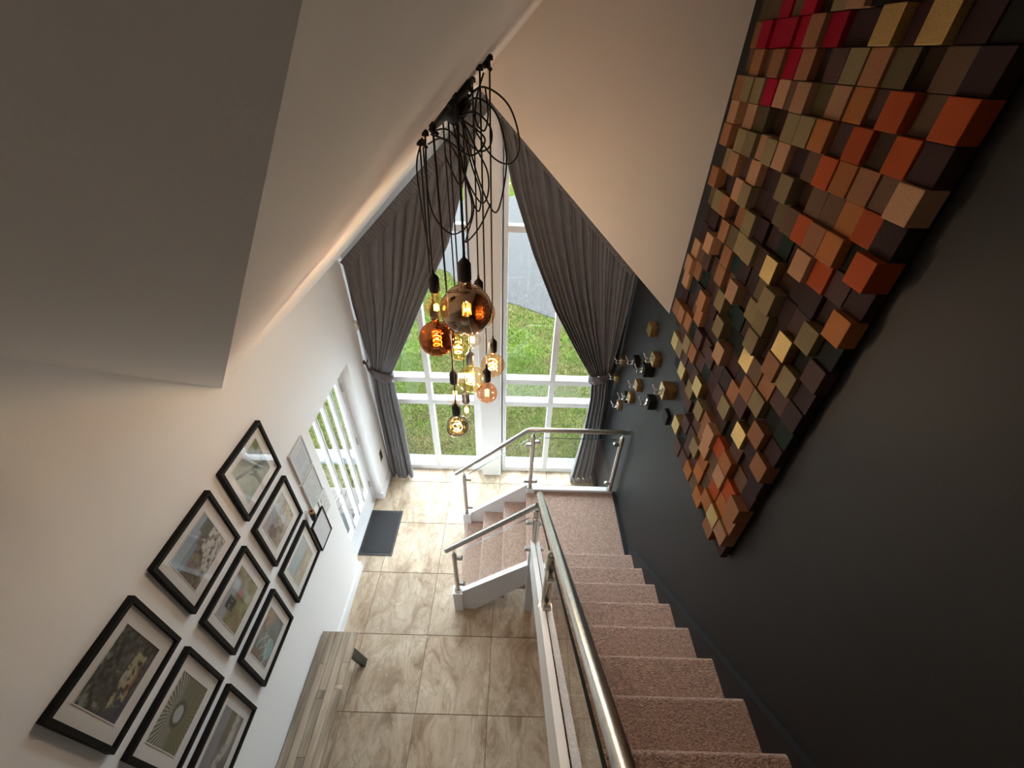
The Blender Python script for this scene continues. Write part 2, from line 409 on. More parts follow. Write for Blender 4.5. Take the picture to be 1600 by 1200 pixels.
# ------------------------------------------------------------------ walls
wl = MB()
wl.prism([(YB, 0), (2.31, 0), (2.31, 2.02), (3.215, 2.02), (3.215, 0), (YW + 0.15, 0), (YW + 0.15, 2.94), (1.746, 2.94), (YV, ZTOP + 0.08), (YB, ZTOP + 0.08)], 0, XL - 0.165, XL)
struct(build(wl, 'wall_left', M['wall']), 'off-white wall with nine framed photographs')
wr = MB().prism([(YB, 0), (YW + 0.15, 0), (YW + 0.15, 2.95), (2.70, 2.95), (2.70, ZTOP + 0.08), (YB, ZTOP + 0.08)], 0, XR, XR + 0.2)
struct(build(wr, 'wall_right', M['char']), 'charcoal painted wall beside the stairs')
struct(build(MB().box((XL - 0.3, YB - 0.2, 0), (XR + 0.2, YB, ZTOP + 0.1)), 'wall_back', M['wall']), 'wall behind the upper landing')
up = MB().prism([(XR, 2.90), (XR, ZL(XR)), (XA, ZA)], 1, 2.68, 2.74)
struct(build(up, 'wall_front', M['ceil']), 'triangular upper wall in front of the right curtain')
# window wall: left strip, central pier, right strip, strips under the rakes
ww = MB().prism([(XL, 0), (-1.42, 0), (-1.42, ZL(-1.42)), (XL, ZL(XL))], 1, YW - 0.02, YW + 0.15)
ww.prism([(-1.42, ZL(-1.42) - 0.10), (-1.42, ZL(-1.42) + 0.02), (XA, ZA + 0.02), (XA, ZA - 0.12)], 1, YW - 0.01, YW + 0.15)
ww.prism([(0.98, ZR(0.98) - 0.10), (0.98, ZR(0.98) + 0.02), (XA, ZA + 0.02), (XA, ZA - 0.12)], 1, YW - 0.01, YW + 0.15)
struct(build(ww, 'wall_window', M['wall']), 'narrow wall strips round the gable window')
struct(build(MB().prism([(0.98, 0), (XR, 0), (XR, ZR(XR)), (0.98, ZR(0.98))], 1, YW - 0.03, YW + 0.15), 'wall_window_right', M['char']), 'dark wall strip right of the window')
pier = MB().box((-0.395, YW - 0.005, 0), (-0.115, YW + 0.14, 3.95)); pier.bbox((-0.362, YW - 0.085, 0), (-0.134, YW, 4.02), 0.004)
struct(build(pier, 'wall_pier', M['wall']), 'white boxed pier between the two window bays')

# ------------------------------------------------------------------ ceilings
def slab(name, pts, th, m, label, nrm):
    mb = MB(); n = len(pts)
    vs = list(pts) + [tuple(p[i] + nrm[i] * th for i in range(3)) for p in pts]
    mb.add(vs, [tuple(range(n)), tuple(range(n, 2 * n))[::-1]] + [(i, (i + 1) % n, n + (i + 1) % n, n + i) for i in range(n)])
    return struct(build(mb, name, m), label)
L3 = lambda x, y: (x, y, ZL(x))
slab('ceiling', [L3(XL, 1.746), L3(XL, YW + 0.1), L3(XA, YW + 0.1), L3(XA, 2.69), L3(XV, 2.69), L3(XV, YV)], 0.12, M['ceil'], 'pale sloping ceiling over the hall rising from the left wall', (0, 0, 1))
slab('ceiling_slope', [(XL, 1.746, 2.885), (XV, YV, ZTOP), (XL, YV, ZTOP)], 0.12, M['ceil'], 'shaded roof slope above the photographs', (0, 0, 1))
slab('ceiling_gable', [(XR, 2.74, ZR(XR)), (XR, YW + 0.1, ZR(XR)), (XA, YW + 0.1, ZA), (XA, 2.74, ZA)], 0.12, M['ceil'], 'right gable slope above the right curtain', (0, 0, 1))
slab('ceiling_flat', [(XL - 0.2, YV, ZTOP), (XR + 0.1, YV, ZTOP), (XR + 0.1, YB, ZTOP), (XL - 0.2, YB, ZTOP)], 0.12, M['ceil'], 'flat ceiling over the upper landing', (0, 0, 1))
# upper landing the stairs lead to
NY = lambda k: 2.0 - 0.2255 * (k - 1)
NZ = lambda k: 0.945 + 0.1925 * (k - 1)
NL = lambda y: 0.945 + 0.8537 * (2.0 - y)
struct(build(MB().box((XL, YB, 2.62), (XR, NY(11) - 0.21, 2.868)), 'floor_landing', M['carpet']), 'carpeted upper landing')

# baseboards and trims
bb = MB()
for a, b in ((YB, 2.31), (3.215, YW - 0.02)):
    bb.prism([(XL, 0), (XL + 0.018, 0), (XL + 0.018, 0.095), (XL + 0.010, 0.115), (XL, 0.118)], 1, a, b)
bb.box((XL - 0.10, 3.197, 0), (XL + 0.018, 3.215, 0.115)); bb.box((XL - 0.10, 2.31, 0), (XL + 0.018, 2.328, 0.115))
struct(build(bb, 'baseboard_left', M['gloss']), 'white skirting along the left wall')
sk = MB().prism([(2.05, 0.90), (2.05, 0.70), (NY(11) - 0.3, NL(NY(11) - 0.3) - 0.25), (NY(11) - 0.3, NL(NY(11) - 0.3) + 0.06), (2.02, NL(2.02) + 0.05)], 0, 1.052, XR)
struct(build(sk, 'trim_1', M['char']), 'charcoal stair skirting on the dark wall')
struct(build(MB().box((1.050, 1.99, 0.70), (XR, 2.79, 0.775)), 'trim_2', M['char']), 'charcoal skirting along the half landing')

struct(build(MB().box((1.052, 2.82, 0.0), (XR, YW - 0.03, 0.11)), 'baseboard_right', M['char']), 'charcoal skirting below the right curtain')

# ------------------------------------------------------------------ windows
def window_bay(name, x0, x1, mull, rake, label):
    w = bpy.data.objects.new(name, None); COL.objects.link(w); w['kind'] = 'structure'; w['label'] = label; ORG[w.name] = (0, 0, 0)
    YF, YK = YW - 0.005, YW + 0.075
    zt = lambda x: rake(x) - 0.07
    fr = MB()
    for a, b in ((x0, x0 + 0.05), (x1 - 0.05, x1), (mull - 0.029, mull + 0.029)):
        fr.prism([(a, 0.0), (b, 0.0), (b, zt(b)), (a, zt(a))], 1, YF, YK)
    build(fr, 'window_frame', M['upvc'], w)
    zs = [(0.0, 0.075), (1.115, 1.185), (1.435, 1.505), (3.10, 3.16)]
    for a, b in zs:
        xa, xb = x0 + 0.05, x1 - 0.05
        # do not poke through the rake
        while zt(xa) < b and xa < xb: xa += 0.02
        while zt(xb) < b and xb > xa: xb -= 0.02
        if xb - xa > 0.05:
            build(MB().bbox((xa, YF + 0.001, a), (xb, YK, b), 0.006), 'transom', M['upvc'], w)
            build(MB().box((xa, YK, b - 0.03), (xb, YK + 0.035, b - 0.012)), 'glazing_bead', M['upvc'], w)
    cuts = [0.075, 1.115, 1.185, 1.435, 1.505, 3.10, 3.16, 9]
    for a, b in ((x0 + 0.05, mull - 0.029), (mull + 0.029, x1 - 0.05)):
        for k in range(0, 8, 2):
            z0, z1 = cuts[k], cuts[k + 1]
            pl = [(a, z0), (b, z0), (b, min(z1, zt(b))), (a, min(z1, zt(a)))]
            if pl[2][1] <= z0 + 0.02 and pl[3][1] <= z0 + 0.02: continue
            if pl[2][1] < z0: pl[2] = (b, z0 + 0.001)
            if pl[3][1] < z0: pl[3] = (a, z0 + 0.001)
            p = MB().add([(q[0], YW + 0.045, q[1]) for q in pl], [(0, 1, 2, 3)])
            build(p, 'pane', M['glass'], w)
    return w
window_bay('window_1', -1.42, -0.395, -0.942, ZL, 'left bay of the tall gable window')
window_bay('window_2', -0.125, 0.98, 0.432, ZR, 'right bay of the tall gable window')
struct(build(MB().prism([(YW + 0.075, -0.02), (YW + 0.30, -0.06), (YW + 0.30, -0.12), (YW + 0.075, -0.12)], 0, -1.75, 1.3), 'trim_3', M['kerb']), 'white sill outside the gable window')

# ------------------------------------------------------------------ glazed door in the left wall
d1 = bpy.data.objects.new('door_1', None); COL.objects.link(d1); d1['kind'] = 'structure'; d1['label'] = 'white door with four tall glass lights'; ORG['door_1'] = (0, 0, 0)
XD = -1.66
fr = MB().box((XD - 0.05, 2.31, 0), (XD + 0.012, 2.345, 2.02)).box((XD - 0.05, 3.18, 0), (XD + 0.012, 3.215, 2.02)).box((XD - 0.05, 2.345, 1.985), (XD + 0.012, 3.18, 2.02))
build(fr, 'door_frame', M['gloss'], d1)
lights = [(2.440, 2.580), (2.620, 2.755), (2.795, 2.925), (2.965, 3.090)]
leaf = MB()
edges = [2.35] + [e for l in lights for e in l] + [3.175]
for k in range(0, len(edges), 2):
    leaf.bbox((XD - 0.022, edges[k], 0.26), (XD, edges[k + 1], 1.90), 0.004)
leaf.bbox((XD - 0.05, 2.35, 0.008), (XD, 3.175, 0.26), 0.004); leaf.bbox((XD - 0.05, 2.35, 1.90), (XD, 3.175, 1.98), 0.004)
build(leaf, 'door_leaf', M['gloss'], d1)
for a, b in lights:
    build(MB().add([(XD - 0.011, a, 0.26), (XD - 0.011, b, 0.26), (XD - 0.011, b, 1.90), (XD - 0.011, a, 1.90)], [(0, 1, 2, 3)]), 'pane', M['glass'], d1)
    bd = MB()
    for yy in (a, b - 0.010): bd.box((XD - 0.012, yy, 0.26), (XD + 0.006, yy + 0.010, 1.90))
    bd.box((XD - 0.012, a, 0.26), (XD + 0.007, b, 0.275)); bd.box((XD - 0.012, a, 1.885), (XD + 0.007, b, 1.90))
    build(bd, 'glazing_bead', M['gloss'], d1)
for z in (0.31, 1.02, 1.75):
    build(MB().bbox((XD - 0.005, 3.168, z - 0.05), (XD + 0.016, 3.186, z + 0.05), 0.003), 'hinge', M['steel'], d1)
hb = MB().tube([(XD, 2.40, 1.02), (XD + 0.04, 2.40, 1.02), (XD + 0.055, 2.42, 1.02), (XD + 0.058, 2.46, 1.018), (XD + 0.055, 2.505, 1.012), (XD + 0.050, 2.52, 1.006)], 0.009, 10)
auto_smooth(build(hb, 'handle', M['chrome'], d1)); build(MB().bbox((XD, 2.38, 0.90), (XD + 0.008, 2.42, 1.10), 0.003), 'handle_plate', M['gloss'], d1)
struct(build(MB().box((XL - 0.165, 2.31, -0.05), (XL - 0.085, 3.215, 0.004)), 'trim_4', M['gloss']), 'white door threshold')

# unseen slabs added over window and door, blocking sky to cut glare
slab('gable_sky_shade', [(XL - 0.35, YW + 0.15, ZL(XL - 0.35) + 0.04), (XA, YW + 0.15, ZA + 0.04), (XA, YW + 0.50, ZA + 0.04), (XL - 0.35, YW + 0.50, ZL(XL - 0.35) + 0.04)], 0.14, M['gloss'], 'added white slab left of the gable shading the window from the sky', (0, 0, 1))
slab('gable_sky_shade', [(XR + 0.35, YW + 0.15, ZR(XR + 0.35) + 0.04), (XA, YW + 0.15, ZA + 0.04), (XA, YW + 0.50, ZA + 0.04), (XR + 0.35, YW + 0.50, ZR(XR + 0.35) + 0.04)], 0.14, M['gloss'], 'added white slab right of the gable shading the window from the sky', (0, 0, 1))
struct(build(MB().box((-2.7, 1.9, 2.16), (XL - 0.165, 3.6, 2.30)), 'door_sky_shade', M['gloss']), 'added flat slab shading the glazed door from the sky')

# ------------------------------------------------------------------ outside: lawn, gravel drive, paving
def ground(name, pts, z, m, label):
    return struct(build(MB().prism(pts, 2, z - 0.05, z), name, m), label)
ground('ground_lawn', [(-40, -12), (-1.72, -12), (-1.72, YW + 0.3), (40, YW + 0.3), (40, 60), (-40, 60)], -0.15, M['grass'], 'patchy green lawn outside the window')
dr = [(-40, 17.5), (-12, 13.8), (-6, 12.3), (-3.2, 11.2), (-1.75, 10.35), (-1.3, 9.45), (-0.6, 8.9), (0.0, 8.65), (0.9, 8.0), (2.2, 7.4), (6, 6.8), (40, 6.0)]
far = [(40, 17.2), (6, 17.6), (0, 17.9), (-3, 16.6), (-12, 19.5), (-40, 25)]
ground('ground_drive', dr + far, -0.135, M['gravel'], 'pale grey gravel drive beyond the lawn')
rgn = np.random.RandomState(5)
def blades(n, x0, x1, y0, y1, wmin, wmax, hmin, hmax):
    x = rgn.uniform(x0, x1, n); y = rgn.uniform(y0, y1, n)
    edge = np.interp(x, [p[0] for p in dr], [p[1] for p in dr])
    k = (y < edge + rgn.normal(0, 0.06, n)) & ~((x < -1.75) & (y < 3.47)) & ~((y < YW + 0.33) & (x > -1.9)) & ~((y > 3.8) & (y < 4.06) & (x < -1.85)); x, y = x[k], y[k]; n = len(x)
    a = rgn.uniform(0, 6.283, n); w = rgn.uniform(wmin, wmax, n); h = rgn.uniform(hmin, hmax, n); lx, ly = rgn.normal(0, 0.02, n), rgn.normal(0, 0.02, n)
    v = np.empty((n, 3, 3)); zb = -0.151
    v[:, 0] = np.stack([x - w * np.cos(a), y - w * np.sin(a), np.full(n, zb)], 1); v[:, 1] = np.stack([x + w * np.cos(a), y + w * np.sin(a), np.full(n, zb)], 1)
    v[:, 2] = np.stack([x + lx, y + ly, zb + h], 1); return v.reshape(-1, 3)
V = np.vstack([blades(90000, -4.2, 2.6, 3.4, 6.6, 0.004, 0.008, 0.02, 0.05), blades(60000, -6.0, 4.5, 6.6, 12.5, 0.007, 0.014, 0.02, 0.06)])
me = bpy.data.meshes.new('grass_blades'); me.vertices.add(len(V)); me.vertices.foreach_set('co', V.astype(np.float32).ravel())
nt_ = len(V) // 3; me.loops.add(len(V)); me.loops.foreach_set('vertex_index', np.arange(len(V), dtype=np.int32)); me.polygons.add(nt_); me.polygons.foreach_set('loop_start', np.arange(0, len(V), 3, dtype=np.int32))
me.update(); me.validate(); me.materials.append(M['blade'])
gb_ = bpy.data.objects.new('grass_blades', me); COL.objects.link(gb_); gb_['kind'] = 'stuff'; tag(gb_, 'short patchy grass blades on the lawn outside', 'grass')
pv = struct(build(MB().box((-3.4, 1.2, -0.16), (-1.72, 3.42, -0.09)), 'ground_patio', M['grout']), 'pale paving outside the glazed door')
for i in range(5):
    for j in range(7):
        build(MB().bbox((-3.39 + 0.333 * i, 1.21 + 0.315 * j, -0.1), (-3.39 + 0.333 * i + 0.325, 1.21 + 0.315 * j + 0.307, -0.075), 0.004), 'paving_slab', M['paving'], pv)
struct(build(MB().bbox((-4.6, 3.86, -0.2), (-1.9, 4.02, -0.02), 0.01), 'trim_5', M['kerb']), 'white kerb beyond the paving')
ob = tag(build(MB().bbox((-2.25, 2.45, -0.075), (-1.80, 3.02, -0.055), 0.004), 'outdoor_mat', M['mattrub'], loc=(-2.13, 2.73, -0.075)), 'dark mat on the paving outside the glazed door', 'mat')

# ------------------------------------------------------------------ staircase
st = thing('staircase', 'carpeted staircase with white stringers turning at a half landing', 'staircase', (0.2, 1.95, 0))
def step_profile(front, back, ztop, zbot, sgn):
    """side outline of one carpeted step; front nosing at `front`, rounded"""
    r = 0.020; pts = []
    for a in range(0, 181, 20):
        t = math.radians(90 - a); pts.append((front - sgn * r + sgn * r * math.cos(t), ztop - r + r * math.sin(t)))
    pts += [(front - sgn * 0.026, ztop - 2 * r - 0.006), (front - sgn * 0.030, zbot), (back, zbot), (back, ztop)]
    return pts
for k in range(1, 12):
    o = build(MB().prism(step_profile(NY(k), NY(k) - 0.2555, NZ(k), NZ(k) - 0.20, 1), 0, 0.203, 1.053), 'carpeted_step', M['carpet'], st); auto_smooth(o, 0.7)
LX = [-0.478, -0.280, -0.065]
for k, x in enumerate(LX):
    zt = 0.188 * (k + 1)
    bx = (LX + [0.16])[k + 1] + 0.0
    pts = [(p[0], p[1]) for p in step_profile(x, bx + 0.03, zt, max(0.0, zt - 0.20), -1)]
    auto_smooth(build(MB().prism(pts, 1, 1.962, 2.788), 'carpeted_step', M['carpet'], st), 0.7)
auto_smooth(build(MB().prism(step_profile(0.16, 1.053, 0.752, 0.552, -1), 1, 1.975, 2.79), 'half_landing', M['carpet'], st), 0.7)
ST0 = lambda x: 0.34 + 0.853 * (x + 0.43)
for yy in (1.932, 2.790):
    s_ = MB().prism([(-0.43, 0.0), (-0.31, 0.0), (0.17, 0.52), (0.17, ST0(0.17)), (-0.43, 0.34)], 1, yy, yy + 0.028)
    s_.hexa([(-0.43, yy - 0.008, 0.338), (0.17, yy - 0.008, ST0(0.17) - 0.002), (0.17, yy + 0.036, ST0(0.17) - 0.002), (-0.43, yy + 0.036, 0.338),
             (-0.43, yy - 0.008, 0.352), (0.17, yy - 0.008, ST0(0.17) + 0.012), (0.17, yy + 0.036, ST0(0.17) + 0.012), (-0.43, yy + 0.036, 0.352)])
    build(s_, 'stringer', M['gloss'], st)
yb = NY(11) - 0.2
ms = MB().prism([(1.97, NL(1.97) + 0.185), (1.97, NL(1.97) - 0.15), (yb, NL(yb) - 0.15), (yb, NL(yb) + 0.185)], 0, 0.180, 0.203)
ms.hexa([(0.176, 1.97, NL(1.97) + 0.183), (0.207, 1.97, NL(1.97) + 0.183), (0.207, yb, NL(yb) + 0.183), (0.176, yb, NL(yb) + 0.183),
         (0.176, 1.97, NL(1.97) + 0.200), (0.207, 1.97, NL(1.97) + 0.200), (0.207, yb, NL(yb) + 0.200), (0.176, yb, NL(yb) + 0.200)])
build(ms, 'stringer', M['gloss'], st)
build(MB().box((0.16, 2.790, 0.45), (1.06, 2.818, 0.79)).bbox((0.16, 2.772, 0.785), (1.05, 2.83, 0.805), 0.004), 'landing_fascia', M['gloss'], st)
build(MB().bbox((0.162, 1.915, 0.0), (0.240, 1.985, 1.06), 0.004), 'newel_post', M['gloss'], st)
build(MB().bbox((-0.512, 1.905, 0.0), (-0.424, 1.985, 0.338), 0.004).bbox((-0.516, 1.901, 0.338), (-0.420, 1.989, 0.346), 0.002), 'newel_post', M['gloss'], st)
build(MB().bbox((-0.512, 2.762, 0.0), (-0.424, 2.845, 0.350), 0.004), 'newel_post', M['gloss'], st)
build(MB().bbox((0.165, 2.762, 0.60), (0.245, 2.842, 0.815), 0.004), 'newel_post', M['gloss'], st)

# ------------------------------------------------------------------ glass balustrades
def clamp(parent, p, d):
    """D-shaped glass clamp: from the post surface at p along direction d"""
    p = Vector(p); d = Vector(d); h = d.normalized(); w = h.cross(Vector((0, 0, 1)))
    if w.length < 1e-3: w = Vector((1, 0, 0))
    w.normalize(); u = w.cross(h).normalized(); L = d.length; pts = []
    mb = MB(); sec = [(0, 1.0), (0.6, 1.0), (0.85, 0.8), (1.0, 0.35)]; rings = []
    for t, s in sec:
        ring = []
        for a, b in ((-1, -0.6), (-0.6, -1), (0.6, -1), (1, -0.6), (1, 0.6), (0.6, 1), (-0.6, 1), (-1, 0.6)):
            ring.append(p + h * (L * t) + w * (a * 0.016) + u * (b * 0.021 * s))
        rings.append(ring)
    vs = [q for r in rings for q in r]; fs = [(i * 8 + k, i * 8 + (k + 1) % 8, (i + 1) * 8 + (k + 1) % 8, (i + 1) * 8 + k) for i in range(3) for k in range(8)]
    fs += [tuple(range(8))[::-1], tuple(range(24, 32))]
    mb.add(vs, fs); return build(mb, 'glass_clamp', M['steel'], parent)
def post(parent, x, y, z0, z1, zr, r=0.0205):
    mb = MB().lathe([(0.034, 0), (0.034, 0.008), (r, 0.010), (r, z1 - z0 - 0.004), (r - 0.004, z1 - z0)], (x, y, z0), 20)
    o = auto_smooth(build(mb, 'post', M['steel'], parent))
    pin = MB().lathe([(0.016, 0), (0.012, 0.012), (0.006, 0.02), (0.006, zr - z1)], (x, y, z1), 12)
    auto_smooth(build(pin, 'saddle_pin', M['chrome'], o))
    return o
def glass_panel(parent, pts, nrm, th=0.010):
    n = len(pts); mb = MB()
    nv = [c * th / 2 for c in nrm]
    vs = [tuple(p[i] + nv[i] for i in range(3)) for p in pts] + [tuple(p[i] - nv[i] for i in range(3)) for p in pts]
    o = build(MB().add(vs[:n], [tuple(range(n))]), 'glass_panel', M['balglass'], parent)
    ed = MB().add([vs[2], vs[3], vs[n + 3], vs[n + 2]], [(0, 1, 2, 3)])
    build(ed, 'polished_edge', M['glassedge'], o)
    return o
R_ = 0.0225
def rail(parent, path):
    return auto_smooth(build(MB().tube(path, R_, 20), 'handrail', M['steel'], parent), 0.9)
# far side of lower flight and landing
bf = thing('balustrade', 'steel and glass balustrade along the far side of the half landing', 'balustrade', (-0.47, 2.80, 0), 'glass balustrades of the stairs')
yf = 2.80
rail(bf, [(-0.555, yf, 0.985), (0.135, yf, 1.600), (0.150, yf, 1.612), (0.172, yf, 1.618), (1.072, yf, 1.618)])
FR = lambda x: 0.985 + (x + 0.555) * 0.8913
pA = post(bf, -0.47, yf, 0.350, 0.965, FR(-0.47) - 0.005); pB = post(bf, 0.200, yf, 0.815, 1.545, 1.605); pC = post(bf, 1.020, yf, 0.805, 1.545, 1.605)
for z in (0.44, 0.90): clamp(pA, (-0.452, yf, z), (0.052, 0, 0))
for z in (0.90, 1.42): clamp(pB, (0.182, yf, z), (-0.052, 0, 0))
for z in (0.90, 1.46): clamp(pB, (0.218, yf, z), (0.052, 0, 0)); clamp(pC, (1.002, yf, z), (-0.052, 0, 0))
glass_panel(bf, [(-0.420, yf, ST0(-0.42) + 0.06), (0.155, yf, ST0(0.155) + 0.06), (0.155, yf, FR(0.155) - 0.12), (-0.420, yf, FR(-0.42) - 0.12)], (0, 1, 0))
glass_panel(bf, [(0.245, yf, 0.84), (0.975, yf, 0.84), (0.975, yf, 1.52), (0.245, yf, 1.52)], (0, 1, 0))
# near side of lower flight
bn = thing('balustrade', 'short steel and glass balustrade on the near side of the lower steps', 'balustrade', (-0.46, 1.948, 0), 'glass balustrades of the stairs')
yn = 1.948
NR = lambda x: 1.012 + (x + 0.528) * 0.889
rail(bn, [(-0.528, yn, NR(-0.528)), (0.205, yn, NR(0.205))])
pD = post(bn, -0.465, yn, 0.346, 0.97, NR(-0.465) - 0.005); pE = post(bn, 0.200, yn, 1.060, 1.585, NR(0.2) - 0.01)
for z in (0.46, 0.90): clamp(pD, (-0.447, yn, z), (0.052, 0, 0))
for z in (1.075, 1.44): clamp(pE, (0.182, yn, z), (-0.052, 0, 0))
glass_panel(bn, [(-0.415, yn, ST0(-0.415) + 0.06), (0.150, yn, ST0(0.150) + 0.06), (0.150, yn, NR(0.15) - 0.11), (-0.415, yn, NR(-0.415) - 0.11)], (0, 1, 0))
# main flight
bm_ = thing('balustrade', 'long steel and glass balustrade down the main flight of stairs', 'balustrade', (0.2, 1.11, 1.7), 'glass balustrades of the stairs')
xg = 0.205
MRz = lambda y: 1.745 + (1.985 - y) * 0.8605
rail(bm_, [(0.221, 1.985, MRz(1.985)), (0.223, -0.60, MRz(-0.60))])
pF = post(bm_, xg, 1.105, NL(1.105) + 0.19, MRz(1.105) - 0.06, MRz(1.105) - 0.008)
pG = post(bm_, xg, -0.05, NL(-0.05) + 0.19, MRz(-0.05) - 0.06, MRz(-0.05) - 0.008)
for z in (NL(1.105) + 0.28, NL(1.105) + 0.58):
    clamp(pF, (xg, 1.123, z - 0.02), (0, 0.052, 0)); clamp(pF, (xg, 1.087, z + 0.02), (0, -0.052, 0)); clamp(pG, (xg, -0.03, z + 0.97), (0, 0.052, 0))
for z in (1.12, 1.47): clamp(bm_, (xg, 1.967, z + 0.03), (0, -0.052, 0))
for ya, yb_ in ((1.92, 1.15), (1.06, 0.0)):
    glass_panel(bm_, [(xg, ya, NL(ya) + 0.225), (xg, yb_, NL(yb_) + 0.225), (xg, yb_, MRz(yb_) - 0.085), (xg, ya, MRz(ya) - 0.085)], (1, 0, 0))

# ------------------------------------------------------------------ doormat
dm = thing('doormat', 'dark ribbed doormat in front of the glazed door', 'doormat', (-1.45, 2.75, 0))
bd = MB()
x0, x1, y0, y1 = -1.635, -1.268, 2.462, 3.032
build(MB().box((x0 + 0.02, y0 + 0.02, 0.0), (x1 - 0.02, y1 - 0.02, 0.005)), 'backing', M['mattrub'], dm)
for a, b in (((x0, y0), (x1, y0 + 0.026)), ((x0, y1 - 0.026), (x1, y1)), ((x0, y0 + 0.026), (x0 + 0.024, y1 - 0.026)), ((x1 - 0.024, y0 + 0.026), (x1, y1 - 0.026))):
    bd.bbox((a[0], a[1], 0.0), (b[0], b[1], 0.009), 0.003)
build(bd, 'border', M['matrib'], dm)
nr = 17; wrib = (x1 - x0 - 0.056) / nr
for i in range(nr):
    xa = x0 + 0.028 + wrib * i
    build(MB().bbox((xa + wrib * 0.22, y0 + 0.028, 0.004), (xa + wrib * 0.78, y1 - 0.028, 0.012), 0.003), 'rib', M['matrib'], dm)

# ------------------------------------------------------------------ bench
bn_ = thing('bench', 'narrow wooden plank bench on dark metal legs below the photographs', 'bench', (-1.40, 0.6, 0))
bx0, bx1, by0, by1 = -1.545, -1.252, -0.35, 1.512
nb = 5; wb = (bx1 - bx0) / nb
rb = random.Random(4)
for i in range(nb):
    cuts = [by0] + sorted(rb.uniform(by0 + 0.25, by1 - 0.12) for _ in range(3 if i % 2 else 4)) + [by1]
    for a, b in zip(cuts[:-1], cuts[1:]):
        build(MB().bbox((bx0 + wb * i + 0.0012, a + 0.0008, 0.425), (bx0 + wb * (i + 1) - 0.0012, b - 0.0008, 0.462), 0.0015), 'plank', M['benchwood'], bn_)
for yy in (1.36, -0.20):
    lg = MB()
    for xa, xb in ((-1.50, -1.52), (-1.30, -1.268)):
        lg.hexa([(xb - 0.022, yy + 0.05, 0), (xb + 0.022, yy + 0.05, 0), (xb + 0.022, yy + 0.11, 0), (xb - 0.022, yy + 0.11, 0),
                 (xa - 0.022, yy, 0.425), (xa + 0.022, yy, 0.425), (xa + 0.022, yy + 0.06, 0.425), (xa - 0.022, yy + 0.06, 0.425)])
        build(lg, 'leg', M['darkmetal'], bn_); lg = MB()
    build(MB().box((-1.52, yy, 0.405), (-1.28, yy + 0.06, 0.425)), 'leg_plate', M['darkmetal'], bn_)

# ------------------------------------------------------------------ framed photographs
NG = 60
def vnoise(u, v, f, seed):
    rg = np.random.RandomState(seed); g_ = rg.rand(int(f) + 3, int(f) + 3)
    x = u * f; y = v * f; i = x.astype(int); j = y.astype(int); a = x - i; b = y - j
    a = a * a * (3 - 2 * a); b = b * b * (3 - 2 * b)
    return (g_[i, j] * (1 - a) + g_[i + 1, j] * a) * (1 - b) + (g_[i, j + 1] * (1 - a) + g_[i + 1, j + 1] * a) * b
def fbm(u, v, f, seed): return 0.5 * vnoise(u, v, f, seed) + 0.3 * vnoise(u, v, f * 2, seed + 1) + 0.2 * vnoise(u, v, f * 4, seed + 2)
def lerp(a, b, t): return np.asarray(a)[None, None, :] * (1 - t[..., None]) + np.asarray(b)[None, None, :] * t[..., None]
def put(c, col, k): return c * (1 - k[..., None]) + np.asarray(col)[None, None, :] * k[..., None]
def sm(x, a, b): return np.clip((x - a) / (b - a + 1e-9), 0, 1)
